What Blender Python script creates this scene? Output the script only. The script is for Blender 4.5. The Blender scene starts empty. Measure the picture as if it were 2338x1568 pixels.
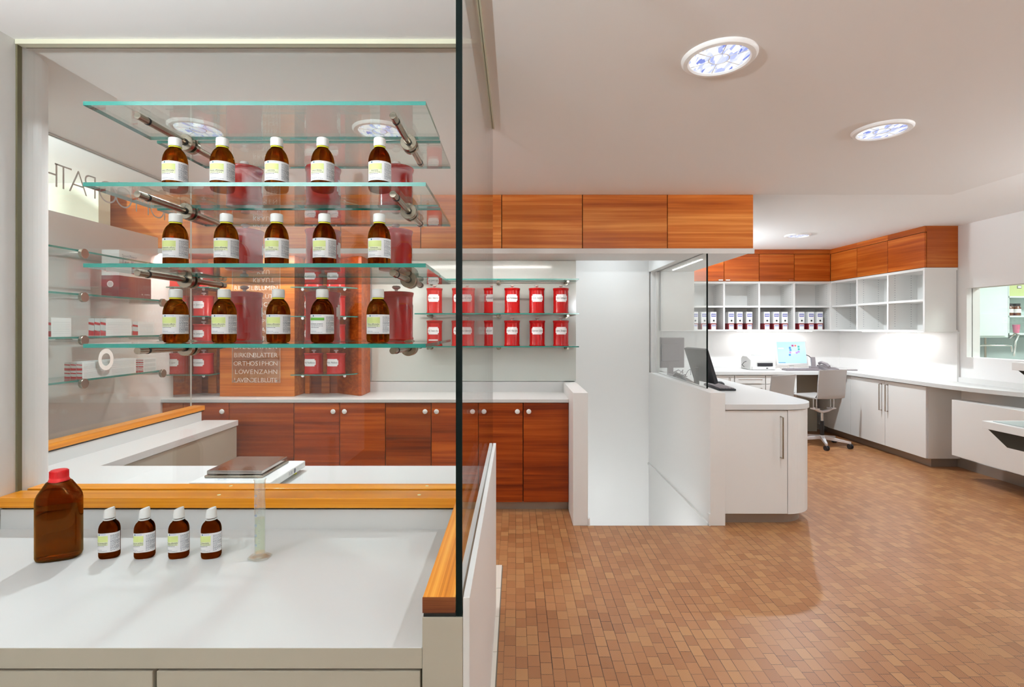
import bpy, bmesh, math, random
from mathutils import Vector, Matrix
random.seed(7)
PI = math.pi
S = bpy.context.scene
COL = S.collection
# ------------------------------------------------------------------ camera
FPX, VX, VY, EYE = 1160.0, 1177.5, 749.0, 1.48      # focal length and vanishing point, in pixels of the 2338x1568 frame
cam_d = bpy.data.cameras.new('camera'); cam = bpy.data.objects.new('camera', cam_d); COL.objects.link(cam)
cam.location = (0, 0, EYE); cam.rotation_euler = (PI/2, 0, 0)
cam_d.sensor_width = 36; cam_d.lens = FPX/2338*36
cam_d.shift_x = (1169-VX)/2338; cam_d.shift_y = (VY-784)/2338
cam_d.clip_start = .05; cam_d.clip_end = 60
S.camera = cam
# ------------------------------------------------------------------ world (daylight from the shop front behind the camera)
W = bpy.data.worlds.new('world'); S.world = W; W.use_nodes = True
W.node_tree.nodes['Background'].inputs[0].default_value = (.92, .97, 1.0, 1)
W.node_tree.nodes['Background'].inputs[1].default_value = 1.3
# ------------------------------------------------------------------ view
S.view_settings.view_transform = 'Standard'; S.view_settings.look = 'None'
S.view_settings.exposure = 0.55; S.view_settings.gamma = 1.0; S.view_settings.use_curve_mapping = False
cy = S.cycles
cy.use_denoising = True; cy.max_bounces = 14; cy.diffuse_bounces = 5; cy.glossy_bounces = 6
cy.transmission_bounces = 10; cy.transparent_max_bounces = 40
cy.caustics_reflective = False; cy.caustics_refractive = False
cy.sample_clamp_indirect = 4.0
LAMP_W = 12.5        # each ceiling downlight
# ------------------------------------------------------------------ materials
def mat(name):
    m = bpy.data.materials.new(name); m.use_nodes = True
    n = m.node_tree.nodes; n.clear()
    return m, n, m.node_tree.links
def principled(name, col, rough=.5, metal=0, spec=.5, emit=None, es=0, trans=0, ior=1.45, coat=0):
    m, n, l = mat(name)
    o = n.new('ShaderNodeOutputMaterial'); b = n.new('ShaderNodeBsdfPrincipled')
    b.inputs['Base Color'].default_value = (*col, 1); b.inputs['Roughness'].default_value = rough
    b.inputs['Metallic'].default_value = metal; b.inputs['Specular IOR Level'].default_value = spec
    b.inputs['Transmission Weight'].default_value = trans; b.inputs['IOR'].default_value = ior
    b.inputs['Coat Weight'].default_value = coat
    if emit: b.inputs['Emission Color'].default_value = (*emit, 1); b.inputs['Emission Strength'].default_value = es
    l.new(b.outputs[0], o.inputs[0]); return m
def math_node(n, l, op, a, b=None, c=None):
    x = n.new('ShaderNodeMath'); x.operation = op
    for i, v in enumerate((a, b, c)):
        if v is None: continue
        if isinstance(v, (int, float)): x.inputs[i].default_value = v
        else: l.new(v, x.inputs[i])
    return x.outputs[0]
def pane_glass(name, tint, boost=1.0):
    # clear sheet glass: Schlick reflection over a straight see-through body
    m, n, l = mat(name)
    o = n.new('ShaderNodeOutputMaterial'); mx = n.new('ShaderNodeMixShader')
    t = n.new('ShaderNodeBsdfTransparent'); t.inputs[0].default_value = (*tint, 1)
    g = n.new('ShaderNodeBsdfGlossy'); g.inputs['Roughness'].default_value = 0.0; g.inputs['Color'].default_value = (1, 1, 1, 1)
    lw = n.new('ShaderNodeLayerWeight'); lw.inputs[0].default_value = .5
    p = math_node(n, l, 'POWER', lw.outputs['Facing'], 5)
    f = math_node(n, l, 'MULTIPLY_ADD', p, .955, .045*boost)
    l.new(f, mx.inputs[0]); l.new(t.outputs[0], mx.inputs[1]); l.new(g.outputs[0], mx.inputs[2]); l.new(mx.outputs[0], o.inputs[0])
    return m
def real_glass(name, col, ior=1.5, rough=0):
    m, n, l = mat(name)
    o = n.new('ShaderNodeOutputMaterial'); g = n.new('ShaderNodeBsdfGlass')
    g.inputs[0].default_value = (*col, 1); g.inputs['IOR'].default_value = ior; g.inputs['Roughness'].default_value = rough
    l.new(g.outputs[0], o.inputs[0]); return m
def wood(name, axis, dark, mid, light, scale=1.0, rough=.32, coat=.25, along=.7, across=26):
    m, n, l = mat(name)
    o = n.new('ShaderNodeOutputMaterial'); b = n.new('ShaderNodeBsdfPrincipled')
    tc = n.new('ShaderNodeTexCoord'); oi = n.new('ShaderNodeObjectInfo')
    add = n.new('ShaderNodeVectorMath'); add.operation = 'MULTIPLY_ADD'
    cmb = n.new('ShaderNodeCombineXYZ')
    for i in range(3): l.new(oi.outputs['Random'], cmb.inputs[i])
    l.new(cmb.outputs[0], add.inputs[0]); add.inputs[1].default_value = (13.7, 9.1, 17.3); l.new(tc.outputs['Object'], add.inputs[2])
    def stretched(a, c):
        mp = n.new('ShaderNodeMapping'); sc = [c*scale]*3; sc['XYZ'.index(axis)] = a*scale
        mp.inputs['Scale'].default_value = sc; l.new(add.outputs[0], mp.inputs[0]); return mp.outputs[0]
    fine = n.new('ShaderNodeTexNoise'); fine.inputs['Scale'].default_value = 1; fine.inputs['Detail'].default_value = 7
    fine.inputs['Roughness'].default_value = .62; fine.inputs['Distortion'].default_value = .35; l.new(stretched(along, across*1.6), fine.inputs['Vector'])
    broad = n.new('ShaderNodeTexNoise'); broad.inputs['Scale'].default_value = 1; broad.inputs['Detail'].default_value = 3
    l.new(stretched(along*.6, across*.32), broad.inputs['Vector'])
    mixv = math_node(n, l, 'MULTIPLY_ADD', fine.outputs[0], .55, math_node(n, l, 'MULTIPLY', broad.outputs[0], .45))
    r = n.new('ShaderNodeValToRGB'); e = r.color_ramp.elements
    e[0].position = .36; e[0].color = (*dark, 1); e[1].position = .64; e[1].color = (*light, 1)
    x = e.new(.5); x.color = (*mid, 1)
    l.new(mixv, r.inputs[0])
    hsv = n.new('ShaderNodeHueSaturation'); l.new(r.outputs[0], hsv.inputs['Color'])
    l.new(math_node(n, l, 'MULTIPLY_ADD', oi.outputs['Random'], .3, .85), hsv.inputs['Value'])
    l.new(hsv.outputs[0], b.inputs['Base Color'])
    b.inputs['Roughness'].default_value = rough; b.inputs['Specular IOR Level'].default_value = .3; b.inputs['Coat Weight'].default_value = coat; b.inputs['Coat Roughness'].default_value = .15
    l.new(b.outputs[0], o.inputs[0]); return m
def floor_blocks():
    # end-grain wood blocks, laid in columns that run away from the shop front, every column staggered
    m, n, l = mat('end_grain_floor')
    o = n.new('ShaderNodeOutputMaterial'); b = n.new('ShaderNodeBsdfPrincipled')
    tc = n.new('ShaderNodeTexCoord'); sp = n.new('ShaderNodeSeparateXYZ'); l.new(tc.outputs['Object'], sp.inputs[0])
    M = lambda op, a, c=None, d=None: math_node(n, l, op, a, c, d)
    CW, RL = .0535, .076
    u = M('DIVIDE', sp.outputs[0], CW); ci = M('FLOOR', u); fu = M('FRACT', u)
    w1 = n.new('ShaderNodeTexWhiteNoise'); w1.noise_dimensions = '1D'; l.new(ci, w1.inputs['W'])
    v = M('ADD', M('DIVIDE', sp.outputs[1], RL), M('MULTIPLY', w1.outputs['Value'], 5.0)); ri = M('FLOOR', v); fv = M('FRACT', v)
    cv = n.new('ShaderNodeCombineXYZ'); l.new(ci, cv.inputs[0]); l.new(ri, cv.inputs[1])
    w2 = n.new('ShaderNodeTexWhiteNoise'); w2.noise_dimensions = '2D'; l.new(cv.outputs[0], w2.inputs['Vector'])
    sc = n.new('ShaderNodeSeparateColor'); l.new(w2.outputs['Color'], sc.inputs[0])
    # growth rings around a centre of each block's own
    dx = M('MULTIPLY', M('SUBTRACT', fu, M('MULTIPLY_ADD', sc.outputs[0], 2.4, -.7)), CW)
    dy = M('MULTIPLY', M('SUBTRACT', fv, M('MULTIPLY_ADD', sc.outputs[1], 2.4, -.7)), RL)
    d = M('SQRT', M('ADD', M('MULTIPLY', dx, dx), M('MULTIPLY', dy, dy)))
    nz = n.new('ShaderNodeTexNoise'); nz.inputs['Scale'].default_value = 60; nz.inputs['Detail'].default_value = 3; l.new(tc.outputs['Object'], nz.inputs['Vector'])
    ring = M('SINE', M('MULTIPLY_ADD', nz.outputs[0], 4.0, M('MULTIPLY', d, 1250.0)))
    ramp = n.new('ShaderNodeValToRGB'); e = ramp.color_ramp.elements
    e[0].position = 0; e[0].color = (.29, .125, .045, 1); e[1].position = 1; e[1].color = (.55, .32, .135, 1)
    for p, c in ((.3, (.36, .158, .062)), (.55, (.405, .19, .078)), (.8, (.455, .235, .096))):
        x = e.new(p); x.color = (*c, 1)
    big = n.new('ShaderNodeTexNoise'); big.inputs['Scale'].default_value = .9; big.inputs['Detail'].default_value = 2; l.new(tc.outputs['Object'], big.inputs['Vector'])
    val = M('ADD', M('MULTIPLY', sc.outputs[2], .62), M('MULTIPLY_ADD', big.outputs[0], .5, -.07))
    l.new(val, ramp.inputs[0])
    mr = n.new('ShaderNodeMix'); mr.data_type = 'RGBA'; mr.blend_type = 'MULTIPLY'
    l.new(M('MULTIPLY_ADD', ring, .34, .34), mr.inputs[0]); l.new(ramp.outputs[0], mr.inputs[6]); mr.inputs[7].default_value = (.55, .38, .25, 1)
    # joints
    e1 = M('LESS_THAN', M('MINIMUM', fu, M('SUBTRACT', 1.0, fu)), M('MULTIPLY_ADD', w1.outputs['Value'], .03, .012))
    e2 = M('LESS_THAN', M('MINIMUM', fv, M('SUBTRACT', 1.0, fv)), .018)
    joint = M('MULTIPLY', M('MAXIMUM', e1, e2), M('MULTIPLY_ADD', sc.outputs[1], .6, .4))
    mj = n.new('ShaderNodeMix'); mj.data_type = 'RGBA'; l.new(joint, mj.inputs[0]); l.new(mr.outputs[2], mj.inputs[6]); mj.inputs[7].default_value = (.035, .014, .006, 1)
    l.new(mj.outputs[2], b.inputs['Base Color'])
    b.inputs['Roughness'].default_value = .38; b.inputs['Specular IOR Level'].default_value = .5
    bp = n.new('ShaderNodeBump'); bp.inputs['Strength'].default_value = .25; bp.inputs['Distance'].default_value = .002
    l.new(M('SUBTRACT', M('MULTIPLY', sc.outputs[0], .3), joint), bp.inputs['Height']); l.new(bp.outputs[0], b.inputs['Normal'])
    l.new(b.outputs[0], o.inputs[0]); return m
def lamp_glass():
    m, n, l = mat('faceted_lamp_glass')
    o = n.new('ShaderNodeOutputMaterial'); e = n.new('ShaderNodeEmission')
    tc = n.new('ShaderNodeTexCoord'); v = n.new('ShaderNodeTexVoronoi'); v.inputs['Scale'].default_value = 42
    mp = n.new('ShaderNodeMapping'); mp.inputs['Scale'].default_value = (1.6, .55, 1)
    l.new(tc.outputs['Object'], mp.inputs[0]); l.new(mp.outputs[0], v.inputs['Vector'])
    sc = n.new('ShaderNodeSeparateColor'); l.new(v.outputs['Color'], sc.inputs[0])
    r = n.new('ShaderNodeValToRGB'); el = r.color_ramp.elements
    el[0].color = (.16, .22, .70, 1); el[1].color = (1, 1, 1, 1); el[1].position = .75
    x = el.new(.35); x.color = (.62, .68, 1, 1)
    l.new(sc.outputs[0], r.inputs[0]); l.new(r.outputs[0], e.inputs[0]); e.inputs[1].default_value = .74
    l.new(e.outputs[0], o.inputs[0]); return m
M_ = {}
M_['wall'] = principled('wall_paint', (.87, .855, .845), .75, spec=.2)
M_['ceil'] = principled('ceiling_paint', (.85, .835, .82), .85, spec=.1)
M_['ceilw'] = principled('ceiling_paler_tone', (.92, .915, .91), .85, spec=.1)  # back ceiling drawn paler than the near one
M_['lam'] = principled('white_laminate', (.78, .77, .75), .4, spec=.3)
M_['lamg'] = principled('warm_grey_laminate', (.43, .39, .315), .42, spec=.35)
M_['top'] = principled('white_worktop', (.66, .66, .65), .32, spec=.35)
M_['cream'] = principled('cream_panel', (.72, .73, .60), .5)
M_['pinkwhite'] = principled('display_board_white', (.80, .755, .74), .45)
M_['black'] = principled('black_rubber', (.006, .007, .007), .45)
M_['blackp'] = principled('black_plastic', (.018, .017, .02), .38)
M_['shadowgap'] = principled('dark_joint', (.025, .02, .012), .7)
M_['olive'] = principled('olive_sealant', (.13, .115, .06), .6)
M_['olivel'] = principled('pale_sealant', (.55, .53, .40), .5)
M_['plinth'] = principled('brushed_plinth', (.36, .31, .27), .35, metal=.5)
M_['steel'] = principled('brushed_steel', (.40, .345, .28), .24, metal=1)
M_['chrome'] = principled('chrome', (.75, .74, .73), .12, metal=1)
M_['edge'] = principled('teal_glass_edge', (.010, .20, .165), .12, spec=.8, coat=.6)
M_['edged'] = principled('black_green_glass_edge', (.001, .004, .0035), .5, spec=.12)
M_['pane'] = pane_glass('sheet_glass', (.975, .985, .975))
M_['shelf'] = pane_glass('shelf_glass', (.955, .985, .972), 1.6)
M_['tube'] = pane_glass('thin_clear_glass', (.95, .965, .955), 2.4)
M_['backglass'] = principled('painted_glass', (.62, .655, .615), .12, spec=.5)
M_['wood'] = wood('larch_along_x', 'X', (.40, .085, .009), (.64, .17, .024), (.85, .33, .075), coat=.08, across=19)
M_['woody'] = wood('larch_along_y', 'Y', (.40, .085, .009), (.64, .17, .024), (.85, .33, .075), coat=.08, across=19)
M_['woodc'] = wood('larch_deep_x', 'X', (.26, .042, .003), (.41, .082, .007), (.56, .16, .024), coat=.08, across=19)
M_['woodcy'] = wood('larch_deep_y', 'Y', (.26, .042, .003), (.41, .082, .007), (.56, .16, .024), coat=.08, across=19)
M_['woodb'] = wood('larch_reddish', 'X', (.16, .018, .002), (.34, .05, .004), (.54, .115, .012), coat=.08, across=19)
M_['woodshade'] = wood('larch_shaded_x', 'X', (.20, .03, .005), (.36, .065, .008), (.50, .12, .016), coat=.08)  # shade inside the column niches put into a darker larch colour
M_['rail'] = wood('fir_rail_x', 'X', (.52, .16, .004), (.70, .25, .010), (.82, .36, .03), coat=.1, along=.8, across=60)
M_['raily'] = wood('fir_rail_y', 'Y', (.40, .10, .006), (.66, .24, .025), (.80, .38, .07), along=.25, across=95, rough=.4)
M_['railend'] = wood('fir_end_grain', 'X', (.075, .015, .004), (.13, .032, .007), (.20, .06, .014), along=3, across=120, rough=.6, coat=0)
M_['floor'] = floor_blocks()
M_['tile'] = principled('cream_tile', (.66, .60, .52), .35)
M_['grout'] = principled('tile_grout', (.22, .19, .15), .8)
M_['red'] = principled('red_enamel', (.38, .004, .004), .25, spec=.4, coat=.15)
M_['knob'] = principled('porcelain', (.72, .62, .58), .2, coat=.5)
M_['paper'] = principled('white_paper', (.80, .79, .80), .6)
M_['ink'] = principled('black_ink', (.02, .02, .03), .7)
M_['greyink'] = principled('grey_ink', (.22, .23, .27), .7)
M_['blueink'] = principled('blue_ink', (.25, .36, .62), .7)
M_['logo'] = principled('teal_logo_ink', (.015, .12, .17), .6)
M_['lime'] = principled('lime_print', (.60, .68, .26), .6)
M_['limel'] = principled('pale_lime_print', (.72, .76, .50), .6)
M_['green'] = principled('leaf_green_print', (.10, .30, .03), .6)
M_['amber'] = real_glass('amber_glass', (.46, .215, .038), 1.47)
M_['amberd'] = real_glass('deep_amber_glass', (.37, .145, .028), 1.45)
M_['amberk'] = real_glass('dark_amber_glass', (.30, .105, .02), 1.45)
M_['amberw'] = real_glass('amber_bottle_wall', (.60, .39, .16), 1.5)
M_['liquid'] = real_glass('amber_liquid', (.97, .88, .62), 1.33)
M_['paleliq'] = pane_glass('pale_liquid', (.93, .95, .84), 1.0)
M_['clear'] = real_glass('clear_liquid', (.97, .98, .92), 1.33)
M_['cap'] = principled('white_cap_plastic', (.80, .80, .78), .4)
M_['yellow'] = principled('yellow_ring_plastic', (.75, .72, .03), .4)
M_['redcap'] = principled('red_cap_plastic', (.60, .012, .015), .4)
M_['maroon'] = principled('maroon_card', (.20, .02, .025), .5)
M_['cardred'] = principled('red_card', (.62, .03, .04), .5)
M_['cardw'] = principled('white_card', (.80, .80, .79), .5)
M_['cardg'] = principled('grey_print', (.60, .61, .61), .6)
M_['frost'] = principled('frosted_lettering', (.55, .53, .50), .7)
M_['letter'] = principled('white_lettering', (.80, .74, .68), .5)
M_['led'] = principled('led_strip', (1, 1, 1), .5, emit=(1, .98, .97), es=30)
M_['stairfill'] = principled('stair_fill_diffuser', (1, 1, 1), .5, emit=(.93, .97, 1), es=55)
M_['ledr'] = principled('led_strip_small', (1, 1, 1), .5, emit=(1, .95, .92), es=70)
M_['lampglass'] = lamp_glass()
M_['trim'] = principled('lamp_trim', (.93, .92, .91), .4)
M_['chair'] = principled('grey_shell', (.47, .45, .44), .4)
M_['chairm'] = principled('painted_aluminium', (.66, .64, .65), .3, metal=.2)
M_['plast'] = principled('light_plastic', (.74, .72, .70), .4)
M_['greyp'] = principled('grey_plastic', (.22, .19, .20), .45)
M_['screen'] = principled('lit_screen', (.1, .2, .3), .2, emit=(.36, .56, .80), es=.95)
M_['binderblue'] = principled('binder_blue', (.10, .10, .40), .5)
M_['binderred'] = principled('binder_red', (.19, .012, .018), .5)
M_['slateplate'] = principled('steel_weighing_plate', (.46, .40, .37), .16, metal=.9)
M_['labgreen'] = principled('green_card', (.55, .62, .28), .5)
M_['labpink'] = principled('pink_plastic', (.65, .18, .28), .4)
M_['labbrown'] = principled('brown_jar', (.16, .05, .02), .25)
M_['labgrey'] = principled('grey_green_splash', (.40, .45, .44), .3)
M_['labwall'] = principled('lab_white', (.66, .75, .72), .45)
M_['cable'] = principled('cable', (.05, .045, .045), .6)
# ------------------------------------------------------------------ mesh builder
class MB:
    def __init__(s): s.bm = bmesh.new(); s.mi = 0
    def _f(s, vs, mi=None, smooth=False):
        try: f = s.bm.faces.new(vs)
        except ValueError: return
        f.material_index = s.mi if mi is None else mi; f.smooth = smooth
    def box(s, x0, x1, y0, y1, z0, z1, rot=0, piv=None, emi=None, axis=2):
        c = [Vector((x, y, z)) for x in (x0, x1) for y in (y0, y1) for z in (z0, z1)]
        if rot:
            p = Vector(piv) if piv else Vector(((x0+x1)/2, (y0+y1)/2, (z0+z1)/2))
            R = Matrix.Rotation(rot, 3, 'XYZ'[axis]); c = [R @ (v-p) + p for v in c]
        v = [s.bm.verts.new(q) for q in c]
        d = (abs(x1-x0), abs(y1-y0), abs(z1-z0)); thin = d.index(min(d))
        for ax, idx in ((0, (0, 1, 3, 2)), (0, (4, 6, 7, 5)), (1, (0, 4, 5, 1)), (1, (2, 3, 7, 6)), (2, (0, 2, 6, 4)), (2, (1, 5, 7, 3))):
            s._f([v[i] for i in idx], None if emi is None or ax == thin else emi)
        return s
    def lathe(s, prof, c=(0, 0, 0), seg=32, axis='Z', sx=1, sy=1, rz=0, closed=True):
        rings = []
        for r, z in prof:
            ring = []
            if r < 1e-6: ring = [s.bm.verts.new(s._ax(0, 0, z, c, axis))]
            else:
                for i in range(seg):
                    a = 2*PI*i/seg; x, y = r*sx*math.cos(a), r*sy*math.sin(a)
                    if rz: x, y = x*math.cos(rz)-y*math.sin(rz), x*math.sin(rz)+y*math.cos(rz)
                    ring.append(s.bm.verts.new(s._ax(x, y, z, c, axis)))
            rings.append(ring)
        for a, b in zip(rings, rings[1:]):
            for i in range(seg):
                j = (i+1) % seg
                if len(a) == 1 and len(b) == 1: continue
                if len(a) == 1: s._f([a[0], b[j], b[i]], smooth=True)
                elif len(b) == 1: s._f([a[i], a[j], b[0]], smooth=True)
                else: s._f([a[i], a[j], b[j], b[i]], smooth=True)
        if closed:
            if len(rings[0]) > 1: s._f(rings[0][::-1])
            if len(rings[-1]) > 1: s._f(rings[-1])
        return s
    def _ax(s, x, y, z, c, axis):
        p = {'Z': (x, y, z), 'Y': (x, z, y), 'X': (z, x, y)}[axis]
        return (p[0]+c[0], p[1]+c[1], p[2]+c[2])
    def cyl(s, r, z0, z1, c=(0, 0, 0), seg=24, axis='Z'):
        b = min(r, abs(z1-z0))*.08
        return s.lathe([(0, z0), (r-b, z0), (r, z0+b), (r, z1-b), (r-b, z1), (0, z1)], c, seg, axis)
    def prism(s, pts, z0, z1, mi_side=None):
        a = [s.bm.verts.new((x, y, z0)) for x, y in pts]; b = [s.bm.verts.new((x, y, z1)) for x, y in pts]
        s._f(a[::-1]); s._f(b); n = len(pts)
        for i in range(n): s._f([a[i], a[(i+1) % n], b[(i+1) % n], b[i]], mi_side)
        return s
    def prism_x(s, pts, x0, x1):      # outline in (y, z)
        a = [s.bm.verts.new((x0, y, z)) for y, z in pts]; b = [s.bm.verts.new((x1, y, z)) for y, z in pts]
        s._f(a); s._f(b[::-1]); n = len(pts)
        for i in range(n): s._f([a[i], b[i], b[(i+1) % n], a[(i+1) % n]])
        return s
    def tube(s, pts, r, seg=10):
        pts = [Vector(p) for p in pts]; rings = []
        for i, p in enumerate(pts):
            d = (pts[min(i+1, len(pts)-1)]-pts[max(i-1, 0)]).normalized()
            u = d.orthogonal().normalized() if i == 0 else (u - d*u.dot(d)).normalized()
            w = d.cross(u)
            rings.append([s.bm.verts.new(p + r*(u*math.cos(2*PI*k/seg)+w*math.sin(2*PI*k/seg))) for k in range(seg)])
        for a, b in zip(rings, rings[1:]):
            for k in range(seg): s._f([a[k], a[(k+1) % seg], b[(k+1) % seg], b[k]], smooth=True)
        s._f(rings[0][::-1]); s._f(rings[-1]); return s
    def quad(s, p, mi=None):
        s._f([s.bm.verts.new(q) for q in p], mi); return s
    def build(s, name, mats, parent=None, bevel=0, label=None, smooth=None):
        me = bpy.data.meshes.new(name); bmesh.ops.recalc_face_normals(s.bm, faces=s.bm.faces[:]); s.bm.to_mesh(me); s.bm.free()
        if any(p.use_smooth for p in me.polygons): me.set_sharp_from_angle(angle=.62)
        for m in (mats if isinstance(mats, (list, tuple)) else [mats]): me.materials.append(M_[m] if isinstance(m, str) else m)
        o = bpy.data.objects.new(name, me); COL.objects.link(o)
        if parent: o.parent = parent
        if bevel:
            b = o.modifiers.new('bevel', 'BEVEL'); b.width = bevel; b.segments = 2; b.limit_method = 'ANGLE'; b.angle_limit = .6
        if label: o['label'] = label
        return o
def mesh_obj(name, me, parent=None):
    o = bpy.data.objects.new(name, me); COL.objects.link(o)
    if parent: o.parent = parent
    return o
def thing(name, label, cat, loc=(0, 0, 0), rz=0, group=None):
    o = bpy.data.objects.new(name, None); COL.objects.link(o); o.empty_display_size = .05
    o.location = loc; o.rotation_euler = (0, 0, rz); return tag(o, label, cat, group)
def tag(o, label, cat, group=None):
    o['label'] = label; o['category'] = cat
    if group: o['group'] = group
    return o
def struct(o): o['kind'] = 'structure'; return o
def copy_tree(o, parent=None):
    c = o.copy(); COL.objects.link(c)
    if parent: c.parent = parent; c.matrix_parent_inverse = o.matrix_parent_inverse.copy()
    for ch in [q for q in KIDS.get(o.name, [])]: copy_tree(ch, c)
    return c
KIDS = {}
def remember(o):
    KIDS.clear()
    for q in bpy.data.objects:
        if q.parent: KIDS.setdefault(q.parent.name, []).append(q)
def dup(root, label, loc, rz=0, group=None, sc=None):
    remember(root); c = copy_tree(root); c.location = loc; c.rotation_euler = (0, 0, rz); c['label'] = label
    if group: c['group'] = group
    if sc: c.scale = (sc, sc, sc)
    return c
def once(first, used=set()):
    if first.name in used: return False
    used.add(first.name); return True
def place(proto, label, loc, rz=0, group=None):
    if once(proto):
        proto.location = loc; proto.rotation_euler = (0, 0, rz); proto['label'] = label
        if group: proto['group'] = group
        return proto
    return dup(proto, label, loc, rz, group)
_tc = {}
def text_polys(s, size=1.0, spacing=1.0, thin=0):
    # flat glyph triangles of a string, centred, as (verts, faces)
    k = (s, size, spacing, thin)
    if k in _tc: return _tc[k]
    cu = bpy.data.curves.new('tmp_text', 'FONT'); cu.body = s; cu.size = size; cu.align_x = 'CENTER'; cu.align_y = 'CENTER'
    cu.resolution_u = 7 if size > .1 else 2; cu.space_character = spacing; cu.offset = -thin*size
    ob = bpy.data.objects.new('tmp_text', cu); COL.objects.link(ob)
    dg = bpy.context.evaluated_depsgraph_get(); me = bpy.data.meshes.new_from_object(ob.evaluated_get(dg))
    r = ([v.co.copy() for v in me.vertices], [tuple(p.vertices) for p in me.polygons])
    bpy.data.objects.remove(ob); bpy.data.curves.remove(cu); bpy.data.meshes.remove(me)
    _tc[k] = r; return r
def put_text(mb, s, size, fn, spacing=1.0, cx=0, cy=0, maxw=None, thin=0):
    # fn maps flat (u, v) to a point of the surface written on
    vs, fs = text_polys(s, size, spacing, thin)
    if not vs: return
    w = max(v.x for v in vs)-min(v.x for v in vs); k = min(1, maxw/w) if maxw else 1
    b = [mb.bm.verts.new(fn(v.x*k+cx, v.y+cy)) for v in vs]
    for f in fs: mb._f([b[i] for i in f])
def flat_y(y):      # writing that faces the camera (towards -Y)
    return lambda u, v: (u, y, v)
# ------------------------------------------------------------------ the room
def wallbox(name, m, *b):
    mb = MB()
    for q in b: mb.box(*q)
    return struct(mb.build(name, m))
WXO, WXI = .5415, 1.459      # stairwell between the two half-height walls
mb = MB()
for x0, x1, y0, y1 in ((-.08, 7.2, -3.0, 3.81), (-.08, WXO-.11, 3.81, 8), (WXI+.112, 7.2, 3.81, 8), (WXO-.11, WXI+.112, 5.6, 8), (-6.2, -.08, 3.17, 8)):
    mb.box(x0, x1, y0, y1, -.12, 0)
struct(mb.build('floor', 'floor'))
mb = MB(); mb.box(-6.2, -.08, -3.0, 3.17, -.12, -.004); mb.mi = 1
for i in range(-8, 12):
    y0 = 2.893+i*.2845-.2845; x = -.083
    if y0+.2845 > 3.19 or y0 < -2.4: continue
    for k in range(4): mb.box(x-.30*(k+1)+.003, x-.30*k-.003, y0+.0015, y0+.283, -.004, .0005)
struct(mb.build('floor_tiles', ['grout', 'tile']))
# near (lower) ceiling and the slightly higher one of the back room
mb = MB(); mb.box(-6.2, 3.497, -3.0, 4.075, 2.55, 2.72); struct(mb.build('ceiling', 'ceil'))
mb = MB(); mb.box(-6.2, 7.2, 4.075, 8, 2.575, 2.72).box(3.497, 7.2, -3.0, 4.075, 2.575, 2.72); struct(mb.build('ceiling_back', 'ceilw'))
# right wall with the pass-through window
RX = 4.735
wallbox('wall_right', 'wall', (RX, RX+.14, -3.0, 5.335, 0, 1.176), (RX, RX+.14, -3.0, 5.335, 1.8985, 2.6), (RX, RX+.14, 5.335, 7.6, 0, 2.6), (RX, RX+.14, -3.0, 3.2, 1.176, 1.8985))
wallbox('wall_back', 'wall', (1.5, 7.2, 7.43, 7.6, -.1, 2.6))
wallbox('wall_left', 'wall', (-6.35, -6.2, 3.75, 8, 0, 2.72))
wallbox('wall_front', 'lamg', (-2.6, 7.2, -3.0, -2.85, 0, 2.72))
wallbox('wall_alcove', 'wall', (-6.2, WXO-.01, 4.60, 4.72, -.1, 2.6))
o = MB().box(-6.2, -3.08, 3.75, 3.86, 0, 2.55).build('wall_side', 'cream'); struct(o)
# stairwell
wallbox('wall_stairwell', 'lam', (WXO-.02, WXI+.004, 5.57, 5.60, -2.4, 2.6))
wallbox('wall_stairwell_right', 'lam', (WXI, WXI+.112, 3.807, 5.57, -2.4, -.001))
wallbox('wall_stairwell_left', 'lam', (WXO-.112, WXO, 3.807, 5.57, -2.4, -.001), (WXO-.10, WXO-.01, 4.60, 5.57, 0, 2.6))
wallbox('wall_stairwell_front', 'lam', (WXO, WXI, 3.75, 3.807, -2.4, -.125))
wallbox('floor_stairwell', 'lam', (WXO-.1, WXI+.1, 3.75, 5.6, -2.46, -2.4))
o = MB().box(.430, WXO, 3.807, 4.60, 0, .996).build('wall_half_left', 'lam', bevel=.002); struct(o)
o = MB().box(WXI, WXI+.112, 3.807, 5.57, 0, .996).build('wall_half_right', 'lam', bevel=.002); struct(o)
o = MB().box(WXI, WXI+.112, 4.62, 5.57, 2.095, 2.575).box(WXI+.02, WXI+.112, 5.545, 5.60, .996, 2.095).build('wall_over_screen', 'lam'); struct(o)
o = MB().box(WXI-.012, WXI, 3.81, 5.57, -.012, .008).box(WXI-.012, WXI, 3.802, 3.83, 0, .09).build('trim_1', 'lam'); struct(o)
o = MB().box(WXO, WXO+.014, 3.802, 3.83, 0, .055).build('trim_2', 'lam'); struct(o)
# grey plinth at the foot of the right wall
o = MB().box(RX-.012, RX, -2.5, 5.43, 0, .10).build('baseboard_right', 'plinth'); struct(o)
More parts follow.
